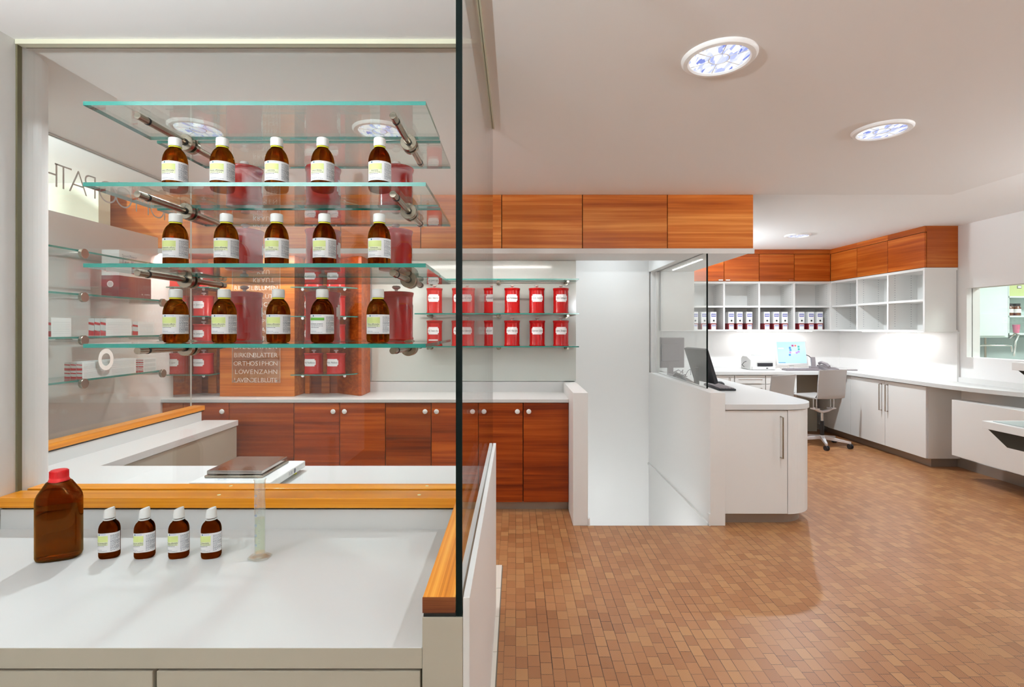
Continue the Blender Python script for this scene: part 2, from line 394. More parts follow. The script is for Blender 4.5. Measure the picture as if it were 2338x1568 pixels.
# ------------------------------------------------------------------ near left: wall, rounded pier, glass screens
mb = MB(); mb.box(-2.6, -1.857, -2.4, 1.888, 0, 2.55); struct(mb.build('wall_near_left', 'lam'))
pts = [(-2.56, 1.90), (-1.855, 1.903)]
for i in range(0, 19):
    a = PI/2*i/18*1.0; pts.append((-2.2+.345*math.cos(a), 1.905+.31*math.sin(a)))
pts.append((-2.56, 2.215))
mb = MB().prism(pts, 0, 2.55)
struct(mb.build('wall_rounded_pier', 'lam'))
o = MB().box(-1.858, -1.850, 1.886, 1.904, .80, 2.55).build('trim_3', 'olive'); struct(o)
GX = -.128   # the long glass screen stands in this plane
o = thing('glass_screen', 'tall front glass screen carrying the bottle shelves, facing the viewer', 'glass screen', (-1, 1.915, .873))
MB().box(-.8565, .864, -.006, .006, -.04, 1.672).build('pane', ['pane'], o)
MB().box(-.855, .864, -.034, -.007, 1.660, 1.677).build('top_channel', 'olivel', o)
MB().box(-.855, .864, -.0065, .012, 1.668, 1.6765).build('sealant', 'olive', o, label='dark olive joint line')
o = thing('glass_screen', 'glass screen standing edge-on with a black near edge beside the wooden rail', 'glass screen', (GX, 1.147, .83))
mb = MB(); mb.mi = 0; mb.box(-.0068, .0068, .003, 1.55, 0, 1.716, emi=1); mb.build('pane', ['pane', 'edged'], o)
MB().box(-.0072, .0072, 0, .0035, 0, 1.72).build('edge_strip', 'edged', o, label='black near edge of the glass')
MB().box(-.014, -.0085, -.25, 1.557, 1.708, 1.7195).box(.0085, .014, -.25, 1.557, 1.708, 1.7195).build('ceiling_channel', 'olivel', o)
MB().box(-.0084, .0084, -.25, 1.56, 1.712, 1.7195).build('sealant', 'olive', o)
# ------------------------------------------------------------------ near counter
YF = 1.147
o = thing('workbench', 'white-topped workbench in the foreground holding the brown bottles', 'workbench', (-1, 1.5, 0))
def L(mb_box):  # world -> workbench local
    return mb_box
def lbox(mb, c, x0, x1, y0, y1, z0, z1, **k): return mb.box(x0-c[0], x1-c[0], y0-c[1], y1-c[1], z0-c[2], z1-c[2], **k)
c = (-1, 1.5, 0)
lbox(MB(), c, -1.855, -.212, 1.150, 1.83, .710, .757).build('worktop', ['top'], o, bevel=.0015)
lbox(MB(), c, -1.855, -.212, 1.1485, 1.1498, .711, .7562).build('shaded_edge_strip', 'lamg', o)  # shading of the worktop's front edge, put into a darker strip
lbox(MB(), c, -1.855, -.2125, 1.83, 1.85, .71, .827).build('upstand', 'top', o)
lbox(MB(), c, -1.855, -.222, 1.19, 1.84, .05, .707).build('carcass', 'lamg', o)
for k, (a, b) in enumerate(((-1.855, -.8245), (-.8155, -.2165))):
    lbox(MB(), c, a, b, 1.153, 1.172, .30, .702).build('drawer', 'lamg', o, bevel=.002)
lbox(MB(), c, -.211, -.1195, YF, 1.83, 0, .827).build('end_panel', 'lamg', o, bevel=.001)
lbox(MB(), c, -1.855, -.21, 1.836, 1.98, .827, .837).build('shadow_gap', 'black', o)
lbox(MB(), c, -.2085, -.136, YF+.003, 1.836, .827, .837).build('shadow_gap', 'black', o)
o2 = MB().box(-.119, -.104, YF, 2.69, 0, .872).build('partition_board', 'lam', bevel=.001)
tag(o2, 'narrow white partition board running back along the black-edged glass screen', 'partition')
# rails
r1 = MB().prism([(-1.856, 1.815), (-.211, 1.815), (-.136, 1.902), (-1.856, 1.902)], .837, .873).build('wooden_rail', 'rail', bevel=.0015)
tag(r1, 'orange wooden rail directly behind the brown bottles, in front of the glass', 'rail')
r2 = MB().box(-1.85, -.137, 1.924, 1.985, .837, .873).build('wooden_rail', 'rail', bevel=.0015)
tag(r2, 'thinner orange wooden rail just beyond the front glass screen', 'rail')
r3 = thing('wooden_rail', 'striped wooden rail with dark sawn end against the black glass edge', 'rail', (-.17, 1.147, .837))
MB().prism([(-.040, .001), (.0335, .001), (.0335, .753), (-.0405, .667)], 0, .036).build('bar', 'raily', r3, bevel=.001)
MB().box(-.0405, .034, -.0008, .001, .0005, .0355).build('end_grain', 'railend', r3, label='dark sawn end')
for i, (px, py, yy, w) in enumerate(((957, 1130, 1.85, 'right end of the front rail'), (975, 1110, 1.955, 'right end of the rail behind the glass'), (500, 1131, 1.85, 'front rail above the small bottles'), (527, 1111, 1.955, 'rail behind the glass, in front of the scale'))):
    x = (px-VX)/FPX*yy
    q = MB().lathe([(0, .8731), (.0062, .8731), (.0062, .8738), (0, .8740)], (x, yy, 0), 20, sx=1).build('plug', 'yellow'); q.data.materials[0] = M_['limel']
    tag(q, 'small pale plug set in the '+w, 'plug', 'pale plugs in the rails')
# ------------------------------------------------------------------ counter beyond the front glass (L-shaped)
P = [(-.142, 1.99), (-.142, 2.67), (-2.185, 2.67), (-2.185, 4.0), (-2.455, 4.0), (-2.455, 2.225), (-2.15, 2.225), (-1.95, 2.14), (-1.86, 1.99)]
o = thing('counter', 'white L-shaped counter behind the front glass carrying the weighing scale', 'counter', (-1, 2.3, 0))
MB().prism([(x+1, y-2.3) for x, y in P], .715, .757).build('worktop', 'top', o, bevel=.001)
mb = MB(); mb.box(-.80, .85, -.29, .35, 0, .712).box(-1.455, -1.192, .35, 1.69, 0, .712); mb.build('carcass', 'lamg', o)
MB().box(-1.476, -1.455, -.05, 1.67, .60, .827).build('upstand', 'top', o)
MB().box(-1.535, -1.458, -.05, 1.70, .827, .837).build('shadow_gap', 'black', o)
r = MB().box(-2.535, -2.447, 2.26, 4.0, .837, .873).build('wooden_rail', 'raily', bevel=.0015)
r.data.materials[0] = M_['raily2'] = wood('fir_rail_side', 'Y', (.52, .16, .004), (.70, .25, .010), (.82, .36, .03), coat=.1, along=.8, across=60)
tag(r, 'orange wooden rail of the left counter, running back under the box display', 'rail')
# left glass with shelves, board
LX = -2.56
o = thing('glass_screen', 'side glass screen with large mirrored lettering near the ceiling, at left', 'glass screen', (LX, 2.26, .873))
MB().box(-.006, .006, 0, 1.745, -.03, 1.677, emi=1).build('pane', ['pane', 'letter'], o)
MB().box(-.016, -.007, 0, 1.745, 1.668, 1.677).box(.007, .012, 0, 1.745, 1.668, 1.677).build('ceiling_channel', 'frost', o)
mb = MB()
for ch, Y in zip('HOMOOPATHI', (3.745, 3.62, 3.475, 3.31, 3.18, 3.055, 2.965, 2.868, 2.775, 2.70)):
    put_text(mb, ch, .205, lambda u, v, Y=Y: (.0068, Y-2.26-u, v+2.322-.873), thin=.022)
for yy in (3.36, 3.27):
    mb.lathe([(0, .0066), (.008, .0066), (.008, .0070), (0, .0070)], (0, yy-2.26, 2.415-.873), 10, axis='X')
mb.build('lettering', 'frost', o, label='thin pale letters read from the far side')
mb = MB(); mb.lathe([(.034, 0), (.058, 0), (.058, .002), (.034, .002), (.034, 0)], (.0065, 3.165-2.26, 1.285-.873), 40, axis='X', sy=1.15, closed=False)
mb.build('ring_decal', 'letter', o)
bd = MB().box(-2.885, -2.865, 2.05, 4.25, 0, 2.205).build('display_board', 'pinkwhite'); tag(bd, 'tall pinkish white board behind the left glass shelves', 'board')
# ------------------------------------------------------------------ alcove: wooden base cabinets
px = lambda x, Y: (x-VX)/FPX*Y
BY = 4.12
seams = [-3.38] + [px(x, BY) for x in (419, 523, 671, 775.5, 880, 984.5, 1089, 1194.3, 1298.6)]
knobs = {1: 'R', 3: 'R', 4: 'L', 5: 'R', 6: 'L', 7: 'R', 8: 'L'}
names = ['left end of the row, behind the white board', 'beside the white board end', 'wide blank door behind the scale', 'right of the wide blank door', 'behind the small weighing scale stack, knob at left',
         'in the middle of the row seen through glass', 'left of the black glass edge', 'right beside the black glass edge', 'door second from the right end']
cabs = []
groups = [(0, 1), (1, 2), (2, 3), (3, 5), (5, 7), (7, 9)]
clab = ['larch base cabinet at the far left end, half hidden by the white board', 'larch base cabinet with one knob, just right of the white board',
        'wide knobless larch base cabinet above the weighing scale', 'two-door larch base cabinet right of the wide knobless one',
        'two-door larch base cabinet left of the black glass edge', 'two-door larch base cabinet at the right end beside the white half wall']
for gi, (a, b) in enumerate(groups):
    x0, x1 = seams[a], seams[b]
    cx = (x0+x1)/2; o = thing('base_cabinet', clab[gi], 'cabinet', (cx, 4.3, 0), group='larch base cabinets')
    MB().box(x0-cx+.002, x1-cx-.002, -.155, .29, .068, .875).build('carcass', 'shadowgap', o)
    for k in range(a, b):
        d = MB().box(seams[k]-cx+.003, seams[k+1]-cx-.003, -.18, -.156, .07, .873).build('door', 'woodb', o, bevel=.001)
        kk = knobs.get(k)
        if kk:
            kx = (seams[k+1]-.046 if kk == 'R' else seams[k]+.046)-cx
            MB().lathe([(0, -.180), (.006, -.180), (.006, -.192), (.017, -.196), (.020, -.203), (.017, -.210), (.008, -.213), (0, -.2135)], (kx, 0, .807), 20, axis='Y').build('knob', 'cap', d)
    MB().box(x0-cx, x1-cx, -.138, -.12, 0, .068).build('plinth', 'plinth', o)
o = thing('worktop', 'long white worktop on the larch base cabinets', 'worktop', (-1.4, 4.35, .879))
MB().box(-2.0, 1.829, -.25, .245, 0, .026).build('slab', 'top', o, bevel=.0015)
MB().box(-2.0, 1.829, .228, .246, .026, .118).build('upstand', 'top', o)
bg = MB().box(-1.30, .5435, 4.585, 4.598, 1.003, 2.09).build('glass_splashback', 'backglass'); tag(bg, 'pale green painted glass splashback behind the red jars at right', 'splashback')
# upper cabinets
us = [-3.33] + [px(x, 4.07) for x in (412, 595, 778, 960.5, 1145.5, 1330, 1524, 1720.5)]
ulab = ['left end of the upper row, above the white board', 'second from the left, behind the top row of bottles', 'third from the left, above the lettered wood column', 'fourth from the left, right of the lettered wood column',
        'left of the black glass edge', 'right beside the black glass edge', 'above the stair opening', 'right end of the upper row above the counter screen']
for k in range(8):
    x0, x1 = us[k], us[k+1]; cx = (x0+x1)/2
    o = thing('wall_cabinet', 'larch upper cabinet, '+ulab[k], 'cabinet', (cx, 4.3, 2.09), group='larch upper cabinets of the front room')
    mx = WXI+.112 if k == 7 else None
    MB().box(x0-cx+.001, x1-cx-.001, -.208, .30, .030, .478).build('carcass', 'shadowgap', o)
    MB().box(x0-cx+.003, x1-cx-.003, -.23, -.209, .030, .4585).build('door', 'wood', o, bevel=.001)
# soffit board under the upper cabinets
mb = MB().box(-3.33, 1.912, 4.068, 4.60, 2.092, 2.1185).box(-3.33, 1.912, 4.068, 4.084, 2.078, 2.092).box(WXI+.112, 1.912, 4.60, 5.50, 2.092, 2.1185); struct(mb.build('trim_4', 'lam'))
mb = MB().box(WXI+.112, 1.908, 4.605, 5.50, 2.119, 2.57); struct(mb.build('wall_over_counter', 'lam'))
struct(MB().box(1.5725, 1.933, 5.503, 7.42, 1.455, 2.57).build('wall_hanging_shaft', 'lam'))
struct(MB().box(WXI, 1.5705, 5.604, 7.42, 0, 2.57).build('wall_partition', 'lam'))
# LED strips in the soffit
def led(name, label, b, m='led'):
    o = thing(name, label, 'light strip', ((b[0]+b[1])/2, (b[2]+b[3])/2, b[4])); c = o.location
    MB().box(b[0]-c.x, b[1]-c.x, b[2]-c.y, b[3]-c.y, .0008, .003).build('diffuser', m, o)
    return o
led('light_strip', 'lit strip in the soffit above the reception counter', (1.649, 1.661, 4.52, 5.34, 2.0885))
led('light_strip', 'long lit strip under the larch upper cabinets of the alcove', (-3.0, .35, 4.09, 4.112, 2.0885), 'ledr')
# ------------------------------------------------------------------ red herb jars
def make_jar(r, h, text, labz, labh, labw, rot=0):
    t = thing('herb_jar', 'red jar', 'jar')
    mb = MB().lathe([(0, 0), (r*1.03, 0), (r*1.05, .004), (r*1.05, .008), (r*1.0, .014), (r, h*.82), (r*1.0, h*.86), (r*1.01, h*.90), (0, h*.90)], seg=40); mb.build('body', 'red', t)
    lid = MB().lathe([(r*.99, h*.89), (r*1.02, h*.90), (r*1.06, h*.955), (r*1.075, h*.97), (r*1.06, h*.99), (r*.95, h*1.0), (0, h*1.012)], seg=40).build('lid', 'red', t)
    k = r/.07
    MB().lathe([(0, h), (.008*k, h), (.0065*k, h+.006), (.008*k, h+.011), (.017*k, h+.016), (.0185*k, h+.021), (.014*k, h+.026), (0, h+.028)], seg=20).build('knob', 'knob', lid)
    return t
def jar_label(t, r, text, labz, labw, labh, a0=0):
    R = r+.0012
    sf = lambda u, v, rr: (rr*math.sin(u/rr+a0), -rr*math.cos(u/rr+a0), v)
    mb = MB(); N = 14; nt = .14*labh
    def half(u):
        d = labw/2-abs(u)
        if d < nt*1.0: return labh/2-nt*1.3
        return labh/2
    us_ = [-labw/2, -labw/2+nt*.99, -labw/2+nt*1.01] + [(-labw/2+nt*1.01)+(labw-2.02*nt)*i/N for i in range(1, N)] + [labw/2-nt*1.01, labw/2-nt*.99, labw/2]
    pv = None
    for u in us_:
        hh = half(u); v = (mb.bm.verts.new(sf(u, labz-hh, R)), mb.bm.verts.new(sf(u, labz+hh, R)))
        if pv: mb._f([pv[0], v[0], v[1], pv[1]], smooth=True)
        pv = v
    lb = mb.build('label', 'paper', t)
    if text:
        mb = MB(); put_text(mb, text, labh*.36, lambda u, v: sf(u, v+labz, R+.0006), maxw=labw*.86); mb.build('lettering', 'ink', lb)
ROWW = {0: 'upper', 1: 'lower'}
wj = [(992, 0, 'Herb. Absinthii'), (1050, 0, 'Herb. Hyperici'), (1107, 0, 'Herb. Malvae'), (1169.5, 0, 'Herb. Pulmonariae'), (1225.5, 0, 'Herb. Serpylli'), (1280.5, 0, 'Herb. Solidaginis'),
      (992, 1, 'Herb. Taraxaci c. Rad.'), (1049, 1, 'Herb. Urticae'), (1106, 1, 'Herb. Verbenae'), (1169, 1, 'Herb. Visci albi'), (1226.5, 1, 'Semen Lini'), (1280.5, 1, 'Sem. Sinapis')]
pos6 = ['leftmost', 'second from the left', 'third from the left', 'third from the right', 'second from the right', 'rightmost']
for i, (x, row, tx) in enumerate(wj):
    t = make_jar(.0665, .222, tx, 0, 0, 0); jar_label(t, .0665, tx, .132, .105, .064, a0=random.uniform(-.05, .12))
    t.location = (px(x, 4.46), 4.46, (1.6085, 1.3255)[row]+.0003)
    t['label'] = f"red jar reading {tx}, {pos6[i%6]}, {ROWW[row]} wall shelf"; t['group'] = 'red jars on the glass wall shelves'
# glass wall shelves
for k, (z, nm) in enumerate(((1.905, 'empty top'), (1.6085, 'middle'), (1.3255, 'bottom'))):
    s = thing('glass_shelf', f'{nm} glass shelf of the three on the pale green splashback', 'shelf', (-.163, 4.46, z), group='glass shelves on the splashback')
    MB().box(-.707, .707, -.095, .095, -.010, 0, emi=1).build('glass', ['shelf', 'edge'], s)
    for x in (980, 1138, 1295):
        X = px(x, 4.46)+.163
        MB().cyl(.011, -.07, .125, (X, 0, -.0215), 16, 'Y').cyl(.019, .105, .125, (X, 0, -.0215), 20, 'Y').build('bracket', 'steel', s)
# wooden column with lettering and two niches of jars
T = thing('wood_column', 'wide larch column unit with white plant names, standing on the alcove worktop', 'column unit', (-2.18, 4.4, .9055))
cz = 2.0915-.9055
MB().box(-.313, .317, -.12, .173, 0, cz).build('front_column', 'wood', T, bevel=.001)
MB().box(.317, .86, .10, .173, 0, cz).box(-.86, -.313, .10, .173, 0, cz).build('niche_back', 'woodshade', T)
for sx in (-1, 1):
    MB().prism([(sx*.60, .10), (sx*.845, -.085), (sx*.87, -.085), (sx*.87, .173), (sx*.60, .173)][::sx], 0, cz).build('side_panel', 'woodshade', T)
    MB().box(sx*.35-.02, sx*.35+.02, .06, .10, 0, cz).box(sx*.50-.035, sx*.50+.035, .085, .10, 0, cz).build('batten', 'wood', T)
tp = MB().box(px(531, 4.24)+2.18, px(640, 4.24)+2.18, -.168, -.160, .12, 1.0, emi=1).build('lettered_glass', ['tube', 'letter'], T)
words = [(658, 'RINGELBLUMEN'), (677, 'LINDENBLÜTE'), (695.5, 'WICK'), (714.5, 'RAIN'), (734, 'KAPUZ'), (753, 'KRAUT'), (772.5, 'KRU'), (792, 'DILLSAMEN'), (811, 'BIRKENBLÄTTER'), (830, 'ORTHOSIPHON'), (849, 'LÖWENZAHN'), (868, 'LAVENDELBLÜTE'), (639, 'DILLSAMEN'), (620, 'BIRKENBLÄTTER')]
mb = MB()
for y, w in words[:12]:
    z = EYE-(y-VY)/FPX*4.235-.9055; W_ = px(634, 4.235)-px(534.5, 4.235)
    if len(w) > 7:   # justified: spread the letters over the full line
        n = len(w); cell = W_/n; wd = [.55 if q in 'IJ' else 1.25 if q in 'MW' else 1 for q in w]; tot = sum(wd); u = -W_/2
        for q, k in zip(w, wd):
            put_text(mb, q, .054, flat_y(-.1695), cx=u+W_*k/tot/2+px(584.3, 4.235)+2.18, cy=z, thin=.012); u += W_*k/tot
    else:
        put_text(mb, w, .052, flat_y(-.1695), spacing=1.1, cx=px(602, 4.235)+2.18, cy=z)
mb.build('lettering', 'letter', tp)
for x in (-.17, .17):
    pass
MB().cyl(.007, -.175, -.12, (px(537, 4.24)+2.18, 0, .135), 12, 'Y').cyl(.007, -.175, -.12, (px(633, 4.24)+2.18, 0, .135), 12, 'Y').build('standoff', 'chrome', T)
sj = make_jar(.0735, .172, '', 0, 0, 0)
jt = [['Herb. Passiflorae', 'Herb. Meliloti'], ['Fol. Juglandis', 'Rad. Levistici']]
side = ['right', 'left']; lev = ['lowest', 'second lowest', 'second highest', 'highest']
zs = (1.100, 1.340, 1.580, 1.820)
tj_text = {(0, 0, 0): 'Herb. Passiflorae', (0, 0, 1): 'Herb. Meliloti', (1, 0, 0): 'Fol. Juni', (1, 0, 1): 'Rad. Levistici', (1, 1, 1): 'Fruct. Juniperi', (0, 1, 1): 'Flor. Tiliae', (0, 2, 1): 'Flor. Sambuci'}
bpy.data.objects.remove(sj) if False else None
first = True
for si, xs in enumerate(((px(715, 4.26), px(766, 4.26)), (px(405, 4.26), px(462.5, 4.26)))):
    for k, z in enumerate(zs):
        shx = (-1.845, -1.335) if si == 0 else (-3.02, -2.51)
        s = thing('glass_shelf', f'{lev[k]} small glass shelf in the {side[si]} niche of the larch column unit', 'shelf', ((shx[0]+shx[1])/2, 4.28, z-.0003), group='small glass shelves in the column niches')
        hw = (shx[1]-shx[0])/2
        MB().prism([(-hw, -.12), (hw-.10, -.12), (hw, .0), (hw, .12), (-hw, .12)] if si == 0 else [(-hw, .0), (-hw+.1, -.12), (hw, -.12), (hw, .12), (-hw, .12)], -.008, 0, 1).build('glass', ['shelf', 'edge'], s)
        for q in (-hw+.07, hw-.09): MB().cyl(.008, -.03, .22, (q, 0, -.017), 12, 'Y').cyl(.013, -.05, -.03, (q, 0, -.017), 14, 'Y').build('bracket', 'chrome', s)
        for j, x in enumerate(xs):
            if first: t = sj; first = False
            else: t = dup(sj0, '', (0, 0, 0))
            if t is sj:
                sj0 = sj
            t.location = (x, 4.275, z+.0004); t['group'] = 'red jars in the column niches'
            t['label'] = f"squat red jar, {('left' if j == 0 else 'right')} of the pair, {lev[k]} shelf, {side[si]} niche"
            jobs = globals().setdefault('JL', []); jobs.append((t, tj_text.get((si, k, j), ('Rad. Gentianae', 'Cort. Quercus', 'Fol. Menthae', 'Flor. Malvae', 'Herb. Equiseti')[(k*2+j+si) % 5])))
for t, tx in JL: jar_label(t, .0735, tx, .094, .112, .060, a0=-.18)
# ------------------------------------------------------------------ the bottle display
SH = [(2.196, 'top'), (1.9405, 'second'), (1.6845, 'third'), (1.4305, 'bottom')]
for z, nm in SH:
    a = thing('glass_shelf', f'{nm} glass shelf on the near side of the front screen', 'shelf', (-.825, 1.752, z), group='thick glass shelves on the near side of the front screen')
    MB().box(-.541, .541, -.148, .148, -.0125, 0, emi=1).build('glass', ['shelf', 'edge'], a)
    b = thing('glass_shelf', f'{nm} glass shelf on the far side of the front screen', 'shelf', (-.829, 2.095, z), group='thick glass shelves on the far side of the front screen')
    MB().box(-.541, .541, -.155, .155, -.0105, 0, emi=1).build('glass', ['shelf', 'edge'], b)
    for sx, X in (('left', -1.232), ('right', -.400)):
        k = thing('shelf_rod', f'{sx} steel rod under the {nm} shelf of the bottle display', 'shelf bracket', (X, 1.915, z-.0242), group='steel rods carrying the bottle display shelves')
        MB().cyl(.0113, -.262, .235, seg=24, axis='Y').build('bar', 'steel', k)
        MB().cyl(.030, -.026, -.007, seg=32, axis='Y').cyl(.030, .007, .026, seg=32, axis='Y').build('disc', 'steel', k)
        for q in (-.215, -.03, .03, .205): MB().cyl(.0128, q-.0035, q+.0035, seg=20, axis='Y').build('cushion_ring', 'black', k)
        MB().box(-.002, .002, -.10, -.096, .009, .0115).build('grub_screw', 'black', k)
def bottle_label(parent, path, w, z0, z1, style, title, K=1.0):
    # path(s, off, z): point at arc length s from the label's left edge
    h = z1-z0
    def patch(mb, u0, u1, v0, v1, off, n=10):
        pv = None
        for i in range(n+1):
            u = u0+(u1-u0)*i/n; v = (mb.bm.verts.new(path(u*w, off, z0+v0*h)), mb.bm.verts.new(path(u*w, off, z0+v1*h)))
            if pv: mb._f([pv[0], v[0], v[1], pv[1]], smooth=True)
            pv = v
    mb = MB(); patch(mb, 0, 1, 0, 1, .0005, 28); lb = mb.build('label', 'paper', parent)
    if style != 'green':
        mb = MB(); patch(mb, .05, .535, .56, .86, .0009); mb.build('green_field', 'lime', lb)
        mb = MB(); patch(mb, .05, .535, .36, .56, .0009); mb.build('green_field', 'limel', lb)
    else:
        mb = MB(); patch(mb, .04, .56, .70, .84, .0009); mb.build('green_field', 'green', lb)
    mb = MB(); rnd = random.Random(title)
    for i in range(15):
        v = .86-.055*i; ln = rnd.uniform(.26, .33)*(.5 if i % 5 == 4 else 1)
        u = .62
        while u < .62+ln:
            s_ = rnd.uniform(.03, .07); patch(mb, u, min(u+s_, .955), v, v+(.022 if i % 6 else .03), .0009, 2); u += s_+.012
    for v, u1 in ((.07, .5), (.13, .30)):
        u = .10
        while u < u1: s_ = rnd.uniform(.02, .05); patch(mb, u, u+s_, v, v+.018, .0009, 1); u += s_+.012
    mb.build('small_print', 'greyink', lb)
    mb = MB(); fs = h*.105
    fn = lambda u, v: path(u+w*.30, .0014, z0+v)
    zt = .50*h if style != 'green' else .52*h
    put_text(mb, title, fs, fn, cy=zt, maxw=w*.44)
    u = .10
    for v, u1 in ((.40, .48), (.32, .40)):
        u = .10
        while u < u1: s_ = rnd.uniform(.02, .05); patch(mb, u, u+s_, v, v+.02, .0013, 1); u += s_+.014
    mb.build('title_print', 'ink', lb)
    mb = MB(); patch(mb, .185, .235, .905, .965, .001, 3); patch(mb, .198, .222, .885, .905, .001, 2); mb.build('logo', 'logo', lb)
    mb = MB(); u = .26
    for k in range(7): patch(mb, u, u+.022, .925, .95, .001, 1); u += .032
    mb.build('wordmark', 'blueink', lb)
    return lb
def make_bottle(title, style='plain', tilt=0, amber='amber', ring=True):
    t = thing('medicine_bottle', 'amber bottle', 'bottle')
    prof = [(0, .006), (.020, .004), (.027, .0), (.033, .002), (.0365, .008), (.0375, .015), (.0375, .098), (.0370, .106), (.0347, .118), (.0302, .130), (.0245, .139), (.0192, .1445), (.0166, .1485), (.0164, .155), (0, .155)]
    MB().lathe(prof, seg=48).build('glass_body', amber, t)
    if ring: MB().lathe([(.0168, .1475), (.0186, .1478), (.0189, .1495), (.0186, .1512), (.0168, .1515), (.0168, .1475)], seg=36, closed=False).build('tamper_ring', 'yellow', t)
    mb = MB().lathe([(.0172, .1525), (.0196, .1525), (.0202, .1545), (.0198, .176), (.0188, .1795), (.0165, .1808), (0, .181)], seg=48); mb.build('cap', 'cap', t)
    R = .0375; a0 = -1.30
    path = lambda s_, off, z: ((R+off)*math.sin(a0+s_/R), -(R+off)*math.cos(a0+s_/R), z)
    bottle_label(t, path, 2.75*R, .030, .0945, style, title)
    return t
rows = [(1.9405, 'top', (400, 508, 632, 737, 867)), (1.6845, 'middle', (401, 517, 632, 741, 866)), (1.4305, 'bottom', (401.5, 512, 635.5, 736, 863))]
titles = ['Salvia officinalis', 'Melissa officinalis', 'Calendula', 'Urtica dioica', 'Valeriana', 'Hamamelis officin.', 'Cetraria officinalis', 'Thuja', 'Crataegus', 'Echinacea', 'Taraxacum officin.', 'Fumaria officinalis', 'Verbena officinalis', 'Equisetum arvense', 'Malva officinalis']
p5 = ['leftmost', 'second from the left', 'middle', 'second from the right', 'rightmost']
idx = 0
for z, nm, xs in rows:
    for j, x in enumerate(xs):
        green = (nm == 'bottom' and j == 3)
        t = make_bottle(titles[idx], 'green' if green else 'plain', amber=('amberd' if (nm, j) in (('middle', 3), ('top', 4), ('bottom', 3)) else 'amber'), ring=True)
        t.location = (px(x, 1.72), 1.72, z+.0004); t.rotation_euler = (0, 0, [-.12, -.04, .0, -.06, .02][j]+.92*math.atan2(VX-x, FPX))
        t['label'] = f"amber bottle, {p5[j]} in the {nm} row" + (', green label band' if green else '')
        t['group'] = 'amber bottles on the front glass shelves'; idx += 1
# big red jars on the far shelves
bj = [(558, 738, 905), (560, 738, 903), (558, 737, 905)]
p3 = ['leftmost', 'middle', 'rightmost']; k0 = None
for (z, nm, _), xs in zip(rows, bj):
    for j, x in enumerate(xs):
        if k0 is None:
            k0 = make_jar(.066, .197, '', 0, 0, 0); jar_label(k0, .066, '', .115, .10, .06, a0=PI-.75); t = k0
        else: t = dup(k0, '', (0, 0, 0))
        t.location = (px(x, 2.09), 2.09, z+.0004); t.rotation_euler = (0, 0, -.4 if j == 1 else 0)
        t['label'] = f"large plain red jar with white knob, {p3[j]} behind the {nm} row of amber bottles"; t['group'] = 'large red jars on the far side of the front screen'
# ------------------------------------------------------------------ left shelves and boxes
for z, nm in ((1.9405, 'uppermost, empty'), (1.6845, 'second, holding the maroon box'), (1.4305, 'third, holding the upright cartons'), (1.1765, 'lowest, holding the flat cartons')):
    s = thing('glass_shelf', f'{nm} glass shelf beyond the left glass screen', 'shelf', (-2.71, 3.2, z), group='glass shelves beyond the left screen')
    MB().box(-.140, .142, -.75, .76 if z > 1.3 else .52, -.011, 0, emi=1).build('glass', ['shelf', 'edge'], s)
    for Y in (2.99, 3.66) if z < 1.9 else (2.99,):
        MB().cyl(.011, -.02, .20, (.20-.20-.05, Y-3.2, -.022), 16, 'X').build('rod', 'chrome', s)
        MB().cyl(.029, .157, .176, (0, Y-3.2, -.022), 30, 'X').build('disc', 'steel', s)
t = thing('tea_box', 'tall white and maroon tea carton on the left glass shelf', 'box', (-2.657, 3.475, 1.6849))
b0 = MB().box(-.057, .057, -.145, .145, 0, .31).build('carton', 'cardw', t, bevel=.001)
MB().box(-.0578, .0578, -.1458, .1458, .001, .142).build('maroon_band', 'maroon', b0)
MB().lathe([(0, -.1459), (.021, -.1459), (.021, -.1468), (0, -.1468)], (.0, 0, .085), 30, axis='Y').build('seal', 'cardw', b0)
MB().lathe([(0, -.1469), (.016, -.1469), (.016, -.1474), (0, -.1474)], (.0, 0, .085), 30, axis='Y').build('seal_centre', 'cardg', b0)
mb = MB(); side_fn = lambda u, v: (.0584, u, v)
put_text(mb, 'Sport Power', .026, side_fn, cx=-.055, cy=.275); put_text(mb, 'Tee-Box', .044, side_fn, cx=-.05, cy=.232)
put_text(mb, 'specifique', .013, lambda u, v: (u, -.1462, v), cx=0, cy=.17)
mb.build('lettering', 'greyink', b0)
mb = MB(); put_text(mb, 'e', .02, side_fn, cx=.06, cy=.03); put_text(mb, 'tea selection', .012, side_fn, cx=.108, cy=.03, maxw=.05); mb.build('small_lettering', 'cardw', b0)
def carton(x0, x1, y0, y1, z0, z1, label, grp):
    cx, cyy = (x0+x1)/2, (y0+y1)/2; t = thing('medicine_carton', label, 'box', (cx, cyy, z0), group=grp); w, d, h = (x1-x0)/2-.0006, (y1-y0)/2-.0006, z1-z0-.0008
    b = MB().box(-w, w, -d, d, 0, h).build('carton', 'cardw', t)
    mb = MB(); mb.prism_x([(-d, h*.05), (-d, h*.30), (-d+.0001, h*.30), (-d+.0001, h*.05)], -w, w)
    f = -d-.0005
    mb.quad([(-w, f, h*.02), (w, f, h*.02), (w, f, h*.24), (-w, f, h*.34)]).quad([(-w, f, h*.66), (w, f, h*.60), (w, f, h*.74), (-w, f, h*.80)]); mb.build('red_wave', 'cardred', b)
    mb = MB()
    for i in range(7):
        zz = h*(.16+.1*i); mb.quad([(w+.0005, -d*.9, zz), (w+.0005, d*.85, zz), (w+.0005, d*.85, zz+.0018), (w+.0005, -d*.9, zz+.0018)])
    mb.build('side_print', 'cardg', b)
    return t
ct = 0
